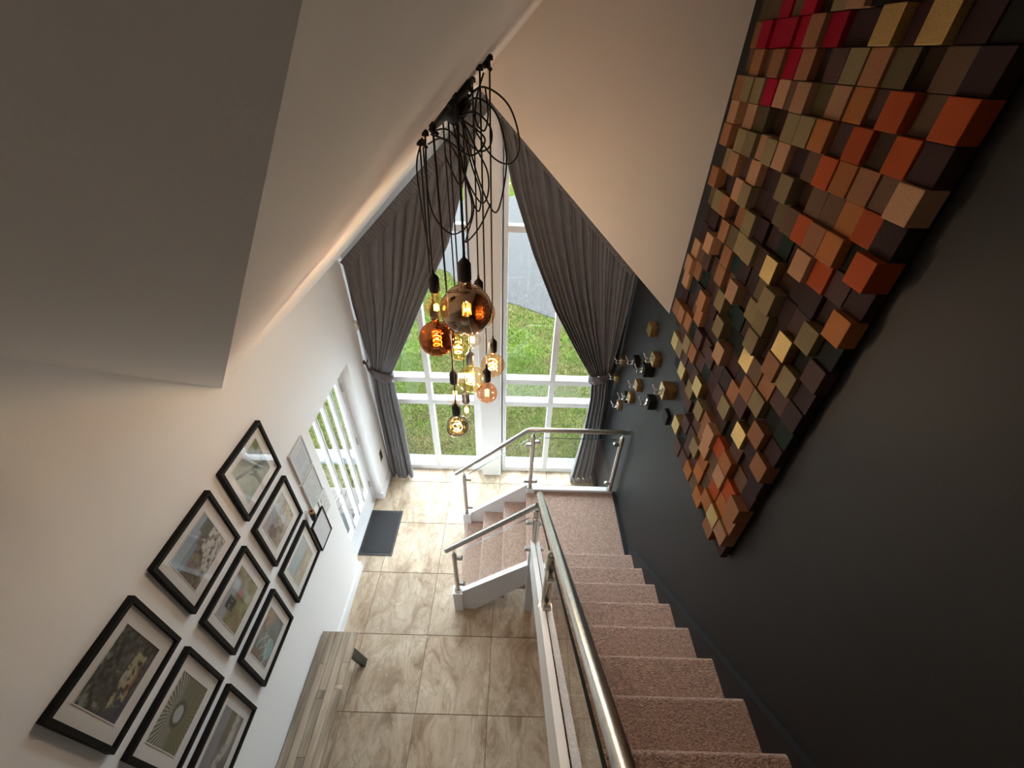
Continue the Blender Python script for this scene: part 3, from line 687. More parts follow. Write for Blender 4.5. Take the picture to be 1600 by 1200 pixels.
def paint(kind, u, v):
    n1 = fbm(u, v, 5, 3 + kind * 17); n2 = fbm(u, v, 14, 9 + kind * 13)
    if kind == 0:      # fishing boat below a dark hillside village
        c = lerp((0.02, 0.02, 0.018), (0.10, 0.10, 0.085), sm(n2, 0.35, 0.75))
        c = put(c, (0.26, 0.27, 0.23), sm(n2 * n1, 0.33, 0.42) * (v > 0.45) * 0.8)
        c = put(c, (0.045, 0.05, 0.075), sm(0.32 - np.abs(u - 0.16) * 1.6, 0, 0.05) * (v < 0.34))
        hull = (v < 0.34 + 0.10 * np.sin(u * 3)) & (v > 0.10 + 0.08 * u) & (u > 0.22 - v * 0.3) & (u < 0.82)
        c = put(c, (0.36, 0.32, 0.20), hull * sm(n2, 0.36, 0.5)); c = put(c, (0.28, 0.10, 0.04), ((v > 0.14) & (v < 0.20) & (u > 0.3) & (u < 0.7)) * 0.7)
        c = put(c, (0.42, 0.40, 0.36), ((np.abs(u - 0.5) < 0.07) & (v > 0.30) & (v < 0.45)) * 0.6)
    elif kind == 1:    # cliffs and surf
        c = lerp((0.06, 0.045, 0.03), (0.22, 0.18, 0.12), sm(n2, 0.3, 0.7)); c = put(c, (0.26, 0.33, 0.40), sm(v, 0.72, 0.78))
        c = put(c, (0.16, 0.25, 0.32), sm(v, 0.60, 0.66) * sm(0.75 - v, 0, 0.02) * (u < 0.55)); c = put(c, (0.05, 0.06, 0.04), ((v > 0.5) & (v < 0.85) & (u > 0.72)) * 0.85)
        surf = sm(u - 0.35 + (0.5 - v) * 0.8 + n1 * 0.5, 0.42, 0.55) * (v < 0.55); c = put(c, (0.50, 0.49, 0.46), surf * sm(n2, 0.33, 0.55))
    elif kind == 2:    # harbour wall, pale green water
        c = lerp((0.16, 0.20, 0.17), (0.30, 0.33, 0.28), sm(n1, 0.3, 0.7)); c = put(c, (0.40, 0.38, 0.33), sm(v - 0.3 * u, 0.25, 0.4) * 0.5)
        c = put(c, (0.04, 0.04, 0.04), (np.abs(v - 0.28 - 0.5 * (1 - u)) < 0.045) * 0.85); c = put(c, (0.13, 0.15, 0.06), sm(u, 0.8, 0.85) * sm(v, 0.7, 0.8))
    elif kind == 3:    # boats at low tide
        c = lerp((0.20, 0.15, 0.10), (0.42, 0.37, 0.28), sm(n2, 0.3, 0.7)); c = put(c, (0.40, 0.40, 0.42), sm(v, 0.62, 0.8) * 0.8)
        c = put(c, (0.08, 0.05, 0.03), (((u - 0.16) / 0.16) ** 2 + ((v - 0.55) / 0.22) ** 2 < 1) * sm(n2, 0.3, 0.5))
        c = put(c, (0.30, 0.31, 0.46), (np.abs(u - 0.33 - 0.3 * (v - 0.6)) < 0.05) * (v > 0.5) * 0.7)
    elif kind == 4:    # hands, red flower and green meadow
        c = lerp((0.10, 0.11, 0.04), (0.28, 0.26, 0.13), sm(n1, 0.3, 0.7)); c = put(c, (0.36, 0.36, 0.38), sm(v, 0.62, 0.75) * sm(0.85 - u, 0, 0.1))
        c = put(c, (0.40, 0.05, 0.03), np.exp(-(((u - 0.62) / 0.08) ** 2 + ((v - 0.52) / 0.10) ** 2))); c = put(c, (0.05, 0.05, 0.05), (np.abs(u - 0.33) < 0.13) * (v > 0.52) * (v < 0.86) * sm(n2, 0.3, 0.4))
        c = put(c, (0.28, 0.17, 0.10), sm(0.42 - u, 0, 0.1) * sm(0.5 - v, 0, 0.1) * (0.5 + 0.5 * np.sin(v * 60 + u * 12)))
    elif kind == 5:    # pale seascape over sand
        c = lerp((0.36, 0.30, 0.21), (0.44, 0.40, 0.31), sm(n1, 0.3, 0.7)); c = put(c, (0.33, 0.40, 0.44), sm(v, 0.42, 0.62)); c = put(c, (0.18, 0.24, 0.26), (np.abs(v - 0.52 + 0.1 * u) < 0.03) * 0.6)
    elif kind == 6:    # seed head: rays round a pale disc
        du, dv = u - 0.48, v - 0.52; r = np.hypot(du, dv); th = np.arctan2(dv, du)
        ray = sm(np.sin(th * 46 + 3 * n1), 0.1, 0.9)
        c = lerp((0.075, 0.075, 0.035), (0.17, 0.165, 0.075), ray); c = put(c, (0.44, 0.44, 0.42), sm(v - 0.3 * u, 0.38, 0.52) * ray * sm(r, 0.16, 0.24))
        c = put(c, (0.03, 0.03, 0.02), sm(0.21 - r, 0, 0.03)); c = put(c, (0.38, 0.42, 0.42), sm(0.135 - r, 0, 0.02))
    elif kind == 7:    # teal still life
        c = lerp((0.05, 0.07, 0.07), (0.13, 0.17, 0.16), sm(n1, 0.3, 0.7)); c = put(c, (0.32, 0.19, 0.12), sm(u + v, 1.25, 1.5) * sm(n2, 0.3, 0.6))
        c = put(c, (0.15, 0.31, 0.33), (((u - 0.33) / 0.22) ** 2 + ((v - 0.24) / 0.2) ** 2 < 1) * 0.9)
        for k in range(4): c = put(c, (0.42, 0.42, 0.38), (np.abs(v - 0.62 - 0.22 * np.sin(u * 7 + k * 1.3) + 0.05 * k) < 0.018) * (u < 0.55) * 0.8)
        c = put(c, (0.12, 0.08, 0.06), sm(0.2 - u, 0, 0.05) * sm(v, 0.45, 0.55))
    elif kind == 8:    # waterfall
        c = lerp((0.10, 0.085, 0.075), (0.20, 0.18, 0.16), sm(n1, 0.3, 0.7)); c = put(c, (0.19, 0.19, 0.21), sm(v, 0.60, 0.66)); c = put(c, (0.11, 0.085, 0.06), (v > 0.36) * (v < 0.62) * sm(u, 0.45, 0.5) * 0.9)
        c = put(c, (0.40, 0.39, 0.37), sm(0.55 - np.abs(v - 0.26 - 0.16 * sm(0.5 - u, 0, 0.3)) * 4.2, 0, 0.2) * sm(n2 + 0.3, 0.5, 0.8))
    elif kind == 9:    # drawing of a house
        c = lerp((0.50, 0.50, 0.51), (0.57, 0.57, 0.57), n1); hs = (u > 0.22) & (u < 0.85) & (v > 0.30) & (v < 0.80)
        c = put(c, (0.36, 0.37, 0.40), hs * sm(np.sin(v * 55), -0.2, 0.3) * 0.6); c = put(c, (0.52, 0.53, 0.54), ((np.abs(u - 0.52) < 0.03) | (np.abs(v - 0.55) < 0.03)) * hs); c = put(c, (0.36, 0.40, 0.33), (v < 0.2) * sm(n2, 0.3, 0.6) * 0.6)
    elif kind == 10:   # pencil sketch
        c = lerp((0.49, 0.49, 0.47), (0.56, 0.55, 0.53), n1); c = put(c, (0.40, 0.40, 0.39), sm(n2, 0.52, 0.6) * 0.5)
    else:              # blank pale sheet
        c = lerp((0.55, 0.54, 0.55), (0.60, 0.59, 0.59), n1); c = put(c, (0.50, 0.46, 0.48), sm(n2, 0.55, 0.62) * 0.3)
    return np.clip(c, 0, 1)
def print_mesh(kind, x, y0, y1, z0, z1, off):
    uu, vv = np.meshgrid(np.linspace(0, 1, NG + 1), np.linspace(0, 1, NG + 1), indexing='ij')
    vs = [(x - off[0], y0 + (y1 - y0) * a - off[1], z0 + (z1 - z0) * b - off[2]) for a, b in zip(uu.ravel(), vv.ravel())]
    n = NG + 1
    fs = [(i * n + j, (i + 1) * n + j, (i + 1) * n + j + 1, i * n + j + 1) for i in range(NG) for j in range(NG)]
    me = bpy.data.meshes.new('print'); me.from_pydata(vs, [], fs)
    col = paint(kind, uu, vv).reshape(-1, 3)
    at = me.color_attributes.new('Col', 'FLOAT_COLOR', 'POINT')
    at.data.foreach_set('color', np.hstack([col, np.ones((len(col), 1))]).astype(np.float32).ravel())
    me.materials.append(M['print_']); return me
def picture(label, kind, y0, y1, z0, z1, fw=0.019, depth=0.030, mount=0.058, fm='blackwood', group=None):
    t = thing('picture_frame', label, 'picture', (XL, (y0 + y1) / 2, z0), group)
    xa, xb = XL + 0.001, XL + depth
    for quad in ([(y0, z0), (y1, z0), (y1 - fw, z0 + fw), (y0 + fw, z0 + fw)], [(y0, z1), (y1, z1), (y1 - fw, z1 - fw), (y0 + fw, z1 - fw)],
                 [(y0, z0), (y0, z1), (y0 + fw, z1 - fw), (y0 + fw, z0 + fw)], [(y1, z0), (y1, z1), (y1 - fw, z1 - fw), (y1 - fw, z0 + fw)]):
        build(MB().prism(quad, 0, xa, xb), 'frame_bar', M[fm], t)
    a0, a1, c0, c1 = y0 + fw, y1 - fw, z0 + fw, z1 - fw
    if mount > 0.005:
        build(MB().box((xa, a0, c0), (xa + 0.012, a1, c1)), 'mount', M['mount'], t)
        m_ = mount
    else:
        m_ = 0.0
    me = print_mesh(kind, xa + 0.0128, a0 + m_, a1 - m_, c0 + m_, c1 - m_, ORG[t.name])
    o = bpy.data.objects.new('print', me); COL.objects.link(o); o.parent = t
    if mount > 0.005:
        bev = MB(); q = 0.004
        b0, b1, e0, e1 = a0 + m_, a1 - m_, c0 + m_, c1 - m_
        for w in ([(b0 - q, e0 - q), (b1 + q, e0 - q), (b1, e0), (b0, e0)], [(b0 - q, e1 + q), (b1 + q, e1 + q), (b1, e1), (b0, e1)], [(b0 - q, e0 - q), (b0 - q, e1 + q), (b0, e1), (b0, e0)], [(b1 + q, e0 - q), (b1 + q, e1 + q), (b1, e1), (b1, e0)]):
            bev.prism(w, 0, xa + 0.012, xa + 0.0145)
        build(bev, 'mount_bevel', M['mount'], t)
    xg_ = xb - 0.008
    build(MB().add([(xg_, a0, c0), (xg_, a1, c0), (xg_, a1, c1), (xg_, a0, c1)], [(0, 1, 2, 3)]), 'glazing', M['picglass'], t)
    return t
PY = [(0.390, 0.810), (0.918, 1.340), (1.440, 1.860)]; PZ = [(2.130, 2.548), (1.622, 2.040), (1.116, 1.532)]
PL = {(0, 0): (0, 'black framed dark photo of a boat below a village, top row nearest the viewer'), (1, 0): (1, 'black framed photo of rocky cliffs and white surf, top row middle'),
      (2, 0): (2, 'black framed pale green water photo, top row nearest the door'), (0, 1): (6, 'black framed seed head photo with rays round a pale disc'),
      (1, 1): (4, 'black framed photo with a red spot and green meadow, centre of nine'), (2, 1): (3, 'black framed tan photo of stranded boats, middle row nearest the door'),
      (0, 2): (8, 'black framed grey waterfall photo, bottom row nearest the viewer'), (1, 2): (7, 'black framed teal still life photo, bottom row middle'),
      (2, 2): (5, 'black framed pale blue seascape photo, bottom row nearest the door')}
for (i, j), (k, lb) in PL.items():
    picture(lb, k, *PY[i], *PZ[j], group='nine framed photographs on the left wall')
picture('thin white frame with a drawing of a house beside the door', 9, 1.980, 2.190, 1.792, 2.092, fw=0.008, depth=0.018, mount=0.0, fm='whiteframe', group='small frames beside the door')
picture('thin white frame with a pale pencil sketch beside the door', 10, 1.980, 2.192, 1.478, 1.772, fw=0.008, depth=0.018, mount=0.0, fm='whiteframe', group='small frames beside the door')
picture('thin black frame with a blank white sheet, lowest beside the door', 11, 1.890, 2.102, 1.052, 1.372, fw=0.008, depth=0.020, mount=0.0, group='small frames beside the door')
# small white plaque with cut-out strokes
pq = thing('wall_plaque', 'small white openwork plaque between the sketch and the door', 'plaque', (XL, 2.15, 1.2))
build(MB().bbox((XL + 0.001, 2.085, 1.22), (XL + 0.008, 2.222, 1.452), 0.002), 'back_plate', M['whiteframe'], pq)
rq = random.Random(3)
for k in range(7):
    zz = 1.243 + 0.029 * k; a = 2.097 + rq.uniform(0, 0.02); b = 2.21 - rq.uniform(0, 0.03)
    build(MB().bbox((XL + 0.008, a, zz), (XL + 0.013, b, zz + 0.014), 0.002), 'raised_stroke', M['steel'] if k % 3 == 1 else M['whiteframe'], pq)
# bottle-shaped wall vase on a wire
vz = thing('wall_vase', 'small black wall vase with cork rim hanging on a wire hook', 'vase', (XL, 1.935, 1.43))
auto_smooth(build(MB().lathe([(0.0, 0.0), (0.019, 0.0), (0.021, 0.01), (0.021, 0.085), (0.0195, 0.09)], (XL + 0.034, 1.935, 1.43), 20), 'body', M['black'], vz))
auto_smooth(build(MB().lathe([(0.012, 0.088), (0.022, 0.088), (0.0225, 0.104), (0.013, 0.106), (0.011, 0.09)], (XL + 0.034, 1.935, 1.43), 20), 'rim', M['cork'], vz))
build(MB().tube([(XL + 0.013, 1.935, 1.52), (XL + 0.004, 1.925, 1.55), (XL + 0.003, 1.915, 1.565), (XL + 0.004, 1.905, 1.55), (XL + 0.013, 1.92, 1.52)], 0.0016, 6), 'wire', M['steel'], vz)

# socket plate and alarm sensor on the left wall
sp = thing('light_switch', 'steel double switch plate low on the wall beside the left curtain', 'switch', (XL, 3.43, 0.46))
build(MB().bbox((XL, 3.392, 0.455), (XL + 0.007, 3.472, 0.600), 0.003), 'plate', M['steel'], sp)
for zz in (0.475, 0.535): build(MB().bbox((XL + 0.007, 3.405, zz), (XL + 0.011, 3.458, zz + 0.045), 0.002), 'rocker', M['black'], sp)
sn = thing('alarm_sensor', 'small white alarm sensor box high on the wall beside the left curtain', 'sensor', (XL, 3.56, 2.18))
build(MB().bbox((XL, 3.545, 2.165), (XL + 0.032, 3.60, 2.255), 0.006), 'housing', M['upvc'], sn); build(MB().bbox((XL + 0.030, 3.553, 2.18), (XL + 0.038, 3.592, 2.215), 0.004), 'lens', M['mount'], sn)

# ------------------------------------------------------------------ curtains
def interp(tab, v):
    for (a, *p), (b, *q) in zip(tab[:-1], tab[1:]):
        if v <= b: t = (v - a) / (b - a); return [p[i] + (q[i] - p[i]) * t for i in range(len(p))]
    return list(tab[-1][1:])
def curtain(label, up_o, up_i, lo_o, lo_i, ybase, seed, mirror, tie_at, hook_at, tieband):
    t = thing('curtain', label, 'curtain', (lo_o[-1][1], ybase, 0), 'tied back gable curtains')
    rg = random.Random(seed); nu = 180
    def phases(folds):
        ws = [rg.uniform(0.45, 1.6) for _ in range(folds)]; tot = sum(ws); ed = [0]
        for w in ws: ed.append(ed[-1] + w / tot)
        out = []; amp = []; av = [rg.uniform(0.45, 1.25) for _ in range(folds)]
        for i in range(nu + 1):
            u = i / nu; k = 0
            while k < folds - 1 and u > ed[k + 1]: k += 1
            q = (u - ed[k]) / (ed[k + 1] - ed[k]); out.append(2 * math.pi * (k + q)); amp.append(av[k] * (1 - q) + av[min(k + 1, folds - 1)] * q)
        return out, amp
    def sheet(o_tab, i_tab, a_tab, nv, folds, fine):
        mb = MB(); vs = []; ph, amp = phases(folds); pf, af = phases(folds * 3)
        for j in range(nv + 1):
            v = j / nv; po = interp(o_tab, v); pi = interp(i_tab, v); A, = interp(a_tab, v)
            for i in range(nu + 1):
                u = i / nu; x = po[0] + (pi[0] - po[0]) * u; z = po[1] + (pi[1] - po[1]) * u
                sw = 0.5 * math.sin(2.2 * v + 9 * u)
                y = ybase + A * amp[i] * math.sin(ph[i] + sw) + fine * A * af[i] * math.sin(pf[i] - 1.6 * sw) - 0.5 * A * math.sin(math.pi * u)
                x += 0.22 * A * math.cos(ph[i])
                vs.append((x, y, z))
        fs = [(j * (nu + 1) + i, j * (nu + 1) + i + 1, (j + 1) * (nu + 1) + i + 1, (j + 1) * (nu + 1) + i) for j in range(nv) for i in range(nu)]
        return mb.add(vs, fs)
    o = build(sheet(up_o, up_i, [(0, 0.012), (0.12, 0.022), (0.6, 0.030), (1, 0.024)], 44, 11, 0.28), 'drape', M['curtain'], t, smooth=True)
    md = o.modifiers.new('thick', 'SOLIDIFY'); md.thickness = 0.004
    o = build(sheet(lo_o, lo_i, [(0, 0.024), (0.35, 0.042), (1, 0.058)], 30, 5, 0.12), 'skirt', M['curtain'], t, smooth=True)
    md = o.modifiers.new('thick', 'SOLIDIFY'); md.thickness = 0.004
    # pencil-pleat heading along the rake
    a, b = Vector((up_o[0][1], 0, up_o[0][2])), Vector((up_i[0][1], 0, up_i[0][2]))
    d = (b - a); n = Vector((-d.z, 0, d.x)).normalized();
    if n.z > 0: n = -n
    hd = MB(); N = 300; vs = []
    for r, off in enumerate((-0.012, 0.0, 0.02, 0.045, 0.075)):
        for i in range(N + 1):
            p = a + d * (i / N) + n * off; w = 0.006 * (1 if r in (1, 2, 3) else 0.5)
            vs.append((p.x, ybase - 0.030 + w * math.sin(i * 2 * math.pi / 5.0 + 0.3 * math.sin(i * 0.7)), p.z))
    hd.add(vs, [(r * (N + 1) + i, r * (N + 1) + i + 1, (r + 1) * (N + 1) + i + 1, (r + 1) * (N + 1) + i) for r in range(4) for i in range(N)])
    o = build(hd, 'pleated_heading', M['curtain'], t, smooth=True); md = o.modifiers.new('thick', 'SOLIDIFY'); md.thickness = 0.006
    # tieback band wrapped round the waist
    tb = MB(); vs = []; n1, n2 = 40, 9; cx, cz, rx, hz, slope = tieband
    for j in range(n2):
        q = j / (n2 - 1)
        for i in range(n1):
            a_ = 2 * math.pi * i / n1; bul = 1 + 0.10 * math.sin(math.pi * q) + 0.04 * math.sin(9 * a_ + 5 * q) + 0.03 * math.sin(q * 19)
            vs.append((cx + rx * bul * math.cos(a_), ybase + 0.075 * bul * math.sin(a_), cz + (q - 0.5) * hz + slope * math.cos(a_)))
    tb.add(vs, [(j * n1 + i, j * n1 + (i + 1) % n1, (j + 1) * n1 + (i + 1) % n1, (j + 1) * n1 + i) for j in range(n2 - 1) for i in range(n1)])
    o = build(tb, 'tieback', M['satin'], t, smooth=True); md = o.modifiers.new('thick', 'SOLIDIFY'); md.thickness = 0.006
    sx = -1 if mirror else 1
    st_ = MB(); A_, B_ = Vector(tie_at), Vector(hook_at)
    for k, w in ((0, 0.0), (1, 0.02)):
        st_.tube([A_ + Vector((0, 0, -w)), (A_ + B_) / 2 + Vector((0, -0.012, -0.015 - w)), B_ + Vector((0, 0, -w * 0.2))], 0.011, 8)
    build(st_, 'tieback_strap', M['satin'], t, smooth=True)
    hk = thing('tieback_hook', 'dark tieback hook on the ' + ('charcoal wall beside the right curtain' if mirror else 'white wall beside the left curtain'), 'hook', tuple(hook_at))
    hx = hook_at[0]; wx = XR if mirror else XL; s = -1 if mirror else 1
    mb = MB()
    for r, x in ((0.020, 0.0), (0.020, 0.006), (0.012, 0.010)):
        pass
    build(MB().tube([(wx, hook_at[1], hook_at[2]), (wx + s * 0.008, hook_at[1], hook_at[2])], 0.022, 16), 'rose', M['darkmetal'], hk)
    build(MB().tube([(wx + s * 0.006, hook_at[1], hook_at[2]), (wx + s * 0.035, hook_at[1], hook_at[2]), (wx + s * 0.045, hook_at[1], hook_at[2] + 0.012), (wx + s * 0.040, hook_at[1], hook_at[2] + 0.03)], 0.005, 8), 'hook_arm', M['darkmetal'], hk)
    return t
YC = 3.585
curtain('dark grey curtain tied back on the left side of the window',
        [(0, -1.535, 2.845), (0.33, -1.540, 2.42), (0.7, -1.520, 1.96), (1, -1.482, 1.675)],
        [(0, XA - 0.01, 4.085), (0.25, -0.400, 3.63), (0.5, -0.590, 3.04), (0.72, -0.860, 2.50), (0.88, -1.080, 2.05), (1, -1.285, 1.640)],
        [(0, -1.482, 1.675), (0.2, -1.512, 1.35), (1, -1.530, 0.012)],
        [(0, -1.285, 1.640), (0.15, -1.285, 1.36), (0.45, -1.268, 0.92), (1, -1.262, 0.012)],
        YC, 11, False, (-1.485, 3.56, 1.66), (-1.535, 3.575, 1.775), (-1.385, 1.625, 0.108, 0.115, -0.045))
curtain('dark grey curtain tied back on the right side of the window',
        [(0, 1.060, 2.850), (0.33, 1.055, 2.44), (0.7, 1.035, 2.02), (1, 1.000, 1.665)],
        [(0, XA + 0.03, 4.135), (0.2, -0.060, 3.52), (0.42, 0.130, 2.98), (0.65, 0.365, 2.44), (0.85, 0.610, 2.00), (1, 0.815, 1.655)],
        [(0, 1.000, 1.665), (0.2, 1.020, 1.38), (1, 1.045, 0.012)],
        [(0, 0.815, 1.655), (0.15, 0.840, 1.38), (0.5, 0.822, 0.75), (1, 0.755, 0.012)],
        YC, 23, True, (0.985, 3.55, 1.67), (1.065, 3.56, 1.74), (0.905, 1.665, 0.105, 0.100, 0.035))
# curtain tracks under the rakes
for nm, a, b, lb in (('curtain_track', (-1.54, 3.63, 2.868), (XA - 0.02, 3.63, 4.150), 'slim white curtain track along the left rake'), ('curtain_track', (1.07, 3.63, 2.888), (XA + 0.03, 3.63, 4.150), 'slim white curtain track along the right rake')):
    A_, B_ = Vector(a), Vector(b)
    tk = thing(nm, lb, 'curtain track', a, 'curtain tracks')
    d = B_ - A_; off = Vector((-d.z, 0, d.x)).normalized() * 0.010; w = Vector((0, 0.012, 0))
    build(MB().hexa([A_ - off - w, B_ - off - w, B_ - off + w, A_ - off + w, A_ + off - w, B_ + off - w, B_ + off + w, A_ + off + w]), 'rail', M['upvc'], tk)
    e = B_; build(MB().bbox((e.x - 0.022, e.y - 0.03, e.z - 0.022), (e.x + 0.022, e.y + 0.016, e.z + 0.022), 0.004), 'end_stop', M['steel'], tk)

# ------------------------------------------------------------------ pendant lights
def bulb_profile(shape, r):
    pr = []
    if shape == 'globe':
        nk = 0.018 if r < 0.09 else 0.026
        for k in range(0, 25):
            a = -math.pi / 2 + math.pi * k / 24; rr = r * math.cos(a)
            if a > 0.3 and rr < nk: break
            pr.append((max(rr, 0.0), r * math.sin(a)))
        pr += [(nk, r * 1.03), (nk * 0.92, r + 0.028)]
    elif shape == 'pear':
        for k in range(0, 25):
            t = k / 24; z = -r + t * (2.9 * r); rr = r * math.sin(math.pi * min(1, (t ** 0.72) * 0.98)) ** 0.8 if 0 < t < 1 else 0.0
            pr.append((max(rr, 0.0 if t < 0.5 else 0.014), z))
    elif shape == 'slim':
        for k in range(0, 21):
            t = k / 20; pr.append((max(r * 0.62 * math.sin(math.pi * t) ** 0.55, 0 if t < .5 else 0.013), -r * 1.3 + t * 2.8 * r))
    return pr
def filament_loops(c, r, kind):
    if kind == 'bars':
        out = []
        for k in range(5):
            a = 2 * math.pi * k / 5; q = r * 0.16
            out.append([(c[0] + q * math.cos(a), c[1] + q * math.sin(a), c[2] - r * 0.20), (c[0] + q * 0.8 * math.cos(a), c[1] + q * 0.8 * math.sin(a), c[2] + r * 0.28)])
        return out, 0.0035 if r > 0.09 else 0.0045
    if kind == 'core':
        return [[(c[0] + dx, c[1], c[2] - r * 0.38), (c[0] + dx, c[1], c[2] + r * 0.35)] for dx in (-0.006, 0.006)], 0.005
    turns = {'spiral': 4.0, 'twist': 2.5, 'knot': 2.5}[kind]
    n = int(turns * 14); path = []
    for k in range(n + 1):
        t = k / n; a = 2 * math.pi * turns * t; q = r * (0.24 if kind == 'spiral' else 0.34) * (1 if kind != 'knot' else (0.5 + 0.7 * math.sin(math.pi * t)))
        path.append((c[0] + q * math.cos(a), c[1] + q * math.sin(a), c[2] + r * (-0.55 + 1.1 * t)))
    return [path], 0.0022
def pendant(label, x, y, z, r, gm, fil, shape='globe', watts=1.2, dented=False, sway=0.0):
    t = thing('pendant_light', label, 'pendant light', (x, y, z - r), 'bulbs of the pendant cluster')
    pr = bulb_profile(shape, r); top = pr[-1][1]
    gb = MB().lathe(pr, (x, y, z), 36)
    if dented:
        rg = random.Random(5); dirs = [Vector((rg.uniform(-1, 1), rg.uniform(-1, 1), rg.uniform(-1, 0.1))).normalized() for _ in range(12)]
        vs = []
        for p in gb.v:
            q = Vector(p) - Vector((x, y, z))
            if q.length > 1e-6 and q.z < r * 0.8:
                dn = q.normalized()
                for d in dirs:
                    h = dn.dot(d)
                    if h > 0.85: q *= 1 - 0.10 * (h - 0.85) / 0.15
            vs.append(tuple(q + Vector((x, y, z))))
        gb.v = vs
    b = build(gb, 'bulb', gm, t, smooth=True)
    loops, fr_ = filament_loops((x, y, z), r, fil)
    fm = MB()
    for lp in loops: fm.tube(lp, fr_, 6)
    build(fm, 'filament', M['filament'] if fil in ('bars', 'core') else M['filsoft'], b, smooth=True)
    stem = MB().lathe([(0.004, r * 0.3), (0.006, r * 0.6), (0.012, top - 0.004)], (x, y, z), 10)
    build(stem, 'glass_stem', M['g_clear'], b, smooth=True)
    hz = z + top; s = 1.25 if r > 0.09 else 1.0
    cap = MB().lathe([(0.014 * s, -0.012), (0.0150 * s, 0.0)], (x, y, hz), 18); build(cap, 'screw_cap', M['chrome'], b, smooth=True)
    hd = MB().lathe([(0.0205 * s, -0.002), (0.0215 * s, 0.004), (0.0215 * s, 0.052 * s), (0.019 * s, 0.058 * s), (0.010 * s, 0.068 * s), (0.006, 0.074 * s), (0.0035, 0.098 * s)], (x, y, hz), 20)
    auto_smooth(build(hd, 'lamp_holder', M['black'], t), 0.8)
    zc = ZL(x + sway) - 0.012
    z0 = hz + 0.09 * s; n = 10
    path = [(x + sway * (k / n) ** 2, y + 0.006 * math.sin(3.1 * k / n + x * 40), z0 + (zc - z0) * k / n) for k in range(n + 1)]
    build(MB().tube(path, 0.0032, 8), 'cable', M['black'], t, smooth=True)
    build(MB().lathe([(0.012, 0.0), (0.012, 0.012), (0.006, 0.018)], (path[-1][0], path[-1][1], zc - 0.006), 10), 'ceiling_hook', M['black'], t)
    if watts:
        l = bpy.data.lights.new('bulb_glow', 'POINT'); l.energy = watts * 2.15; l.color = (1.0, 0.88, 0.76); l.shadow_soft_size = 0.006
        lo = bpy.data.objects.new('bulb_glow', l); COL.objects.link(lo); lo.parent = t
        lo.location = (0, 0, r)
    return t
pendant('largest smoky bronze globe bulb at the front of the pendant cluster', -0.207, 1.62, 3.458, 0.1105, M['g_smoke'], 'bars', watts=1.4)
pendant('bright amber globe bulb just left of the large bronze globe', -0.325, 1.57, 3.491, 0.0489, M['g_amber'], 'bars', watts=2.6, sway=0.02)
pendant('copper mirrored globe bulb below the bright amber bulb', -0.363, 1.70, 3.260, 0.0843, M['g_copper'], 'spiral', watts=1.0, sway=0.01)
pendant('honey yellow pear bulb right of the copper globe', -0.287, 1.85, 3.107, 0.066, M['g_yellow'], 'twist', 'pear', watts=1.4)
pendant('small clear globe bulb just below the large bronze globe', -0.203, 1.75, 3.227, 0.0420, M['g_clear'], 'core', watts=1.4)
pendant('amber spiral globe bulb half hidden behind the large bronze globe', -0.172, 1.83, 3.330, 0.0760, M['g_peach'], 'spiral', watts=1.0)
pendant('wide honey globe bulb with tall spiral in the cluster centre', -0.225, 1.80, 2.950, 0.0751, M['g_yellow'], 'spiral', watts=1.4)
pendant('rightmost amber globe bulb with twisted filament', -0.108, 1.80, 3.042, 0.0633, M['g_amber'], 'twist', watts=1.4)
pendant('small peach globe bulb with glowing core at lower right', -0.134, 1.70, 2.938, 0.0546, M['g_peach'], 'core', watts=1.6)
pendant('small clear globe bulb above the dented lowest bulb', -0.291, 1.65, 2.965, 0.0484, M['g_clear'], 'core', watts=1.6)
pendant('dented grey glass bulb hanging lowest in the cluster', -0.287, 1.62, 2.768, 0.0640, M['g_grey'], 'knot', watts=1.4, dented=True)
pendant('slim clear bulb half hidden behind the dented lowest bulb', -0.257, 1.78, 2.745, 0.0430, M['g_clear'], 'core', 'slim', watts=1.0)

# canopy with loops of spare cable
cn = thing('pendant_canopy', 'black ceiling canopy with loops of spare cable above the bulbs', 'ceiling rose', (-0.25, 1.78, ZL(-0.25)))
sl = Vector((1, 0, 0.995)).normalized(); nrm = Vector((0.995, 0, -1)).normalized()
c0 = Vector((-0.245, 1.79, ZL(-0.245)))
rose = MB(); vs = []; prof = [(0.105, 0.0), (0.105, 0.012), (0.095, 0.020), (0.055, 0.026), (0.05, 0.055), (0.03, 0.065), (0.0, 0.067)]
for r, h in prof:
    for k in range(28):
        a = 2 * math.pi * k / 28; vs.append(c0 + nrm * h + sl * (r * math.cos(a)) + Vector((0, r * math.sin(a), 0)))
rose.add(vs, [(i * 28 + k, i * 28 + (k + 1) % 28, (i + 1) * 28 + (k + 1) % 28, (i + 1) * 28 + k) for i in range(len(prof) - 1) for k in range(28)])
auto_smooth(build(rose, 'rose', M['black'], cn), 0.6)
for dx, dy in ((-0.115, -0.05), (-0.075, -0.03), (0.115, 0.05), (0.01, -0.12), (0.03, 0.11), (-0.04, 0.07), (0.06, -0.08)):
    p = Vector((c0.x + dx, c0.y + dy, ZL(c0.x + dx)))
    build(MB().tube([p, p + nrm * 0.018], 0.014, 10).tube([p + nrm * 0.014, p + nrm * 0.036], 0.007, 8), 'cable_hook', M['black'], cn)
def catmull(pts, n=10):
    pts = [Vector(p) for p in pts]; out = []
    P_ = [pts[0]] + pts + [pts[-1]]
    for i in range(1, len(P_) - 2):
        for k in range(n):
            t = k / n; a, b, c, d = P_[i - 1], P_[i], P_[i + 1], P_[i + 2]
            out.append(0.5 * ((2 * b) + (c - a) * t + (2 * a - 5 * b + 4 * c - d) * t * t + (3 * b - a - 3 * c + d) * t ** 3))
    out.append(pts[-1]); return out
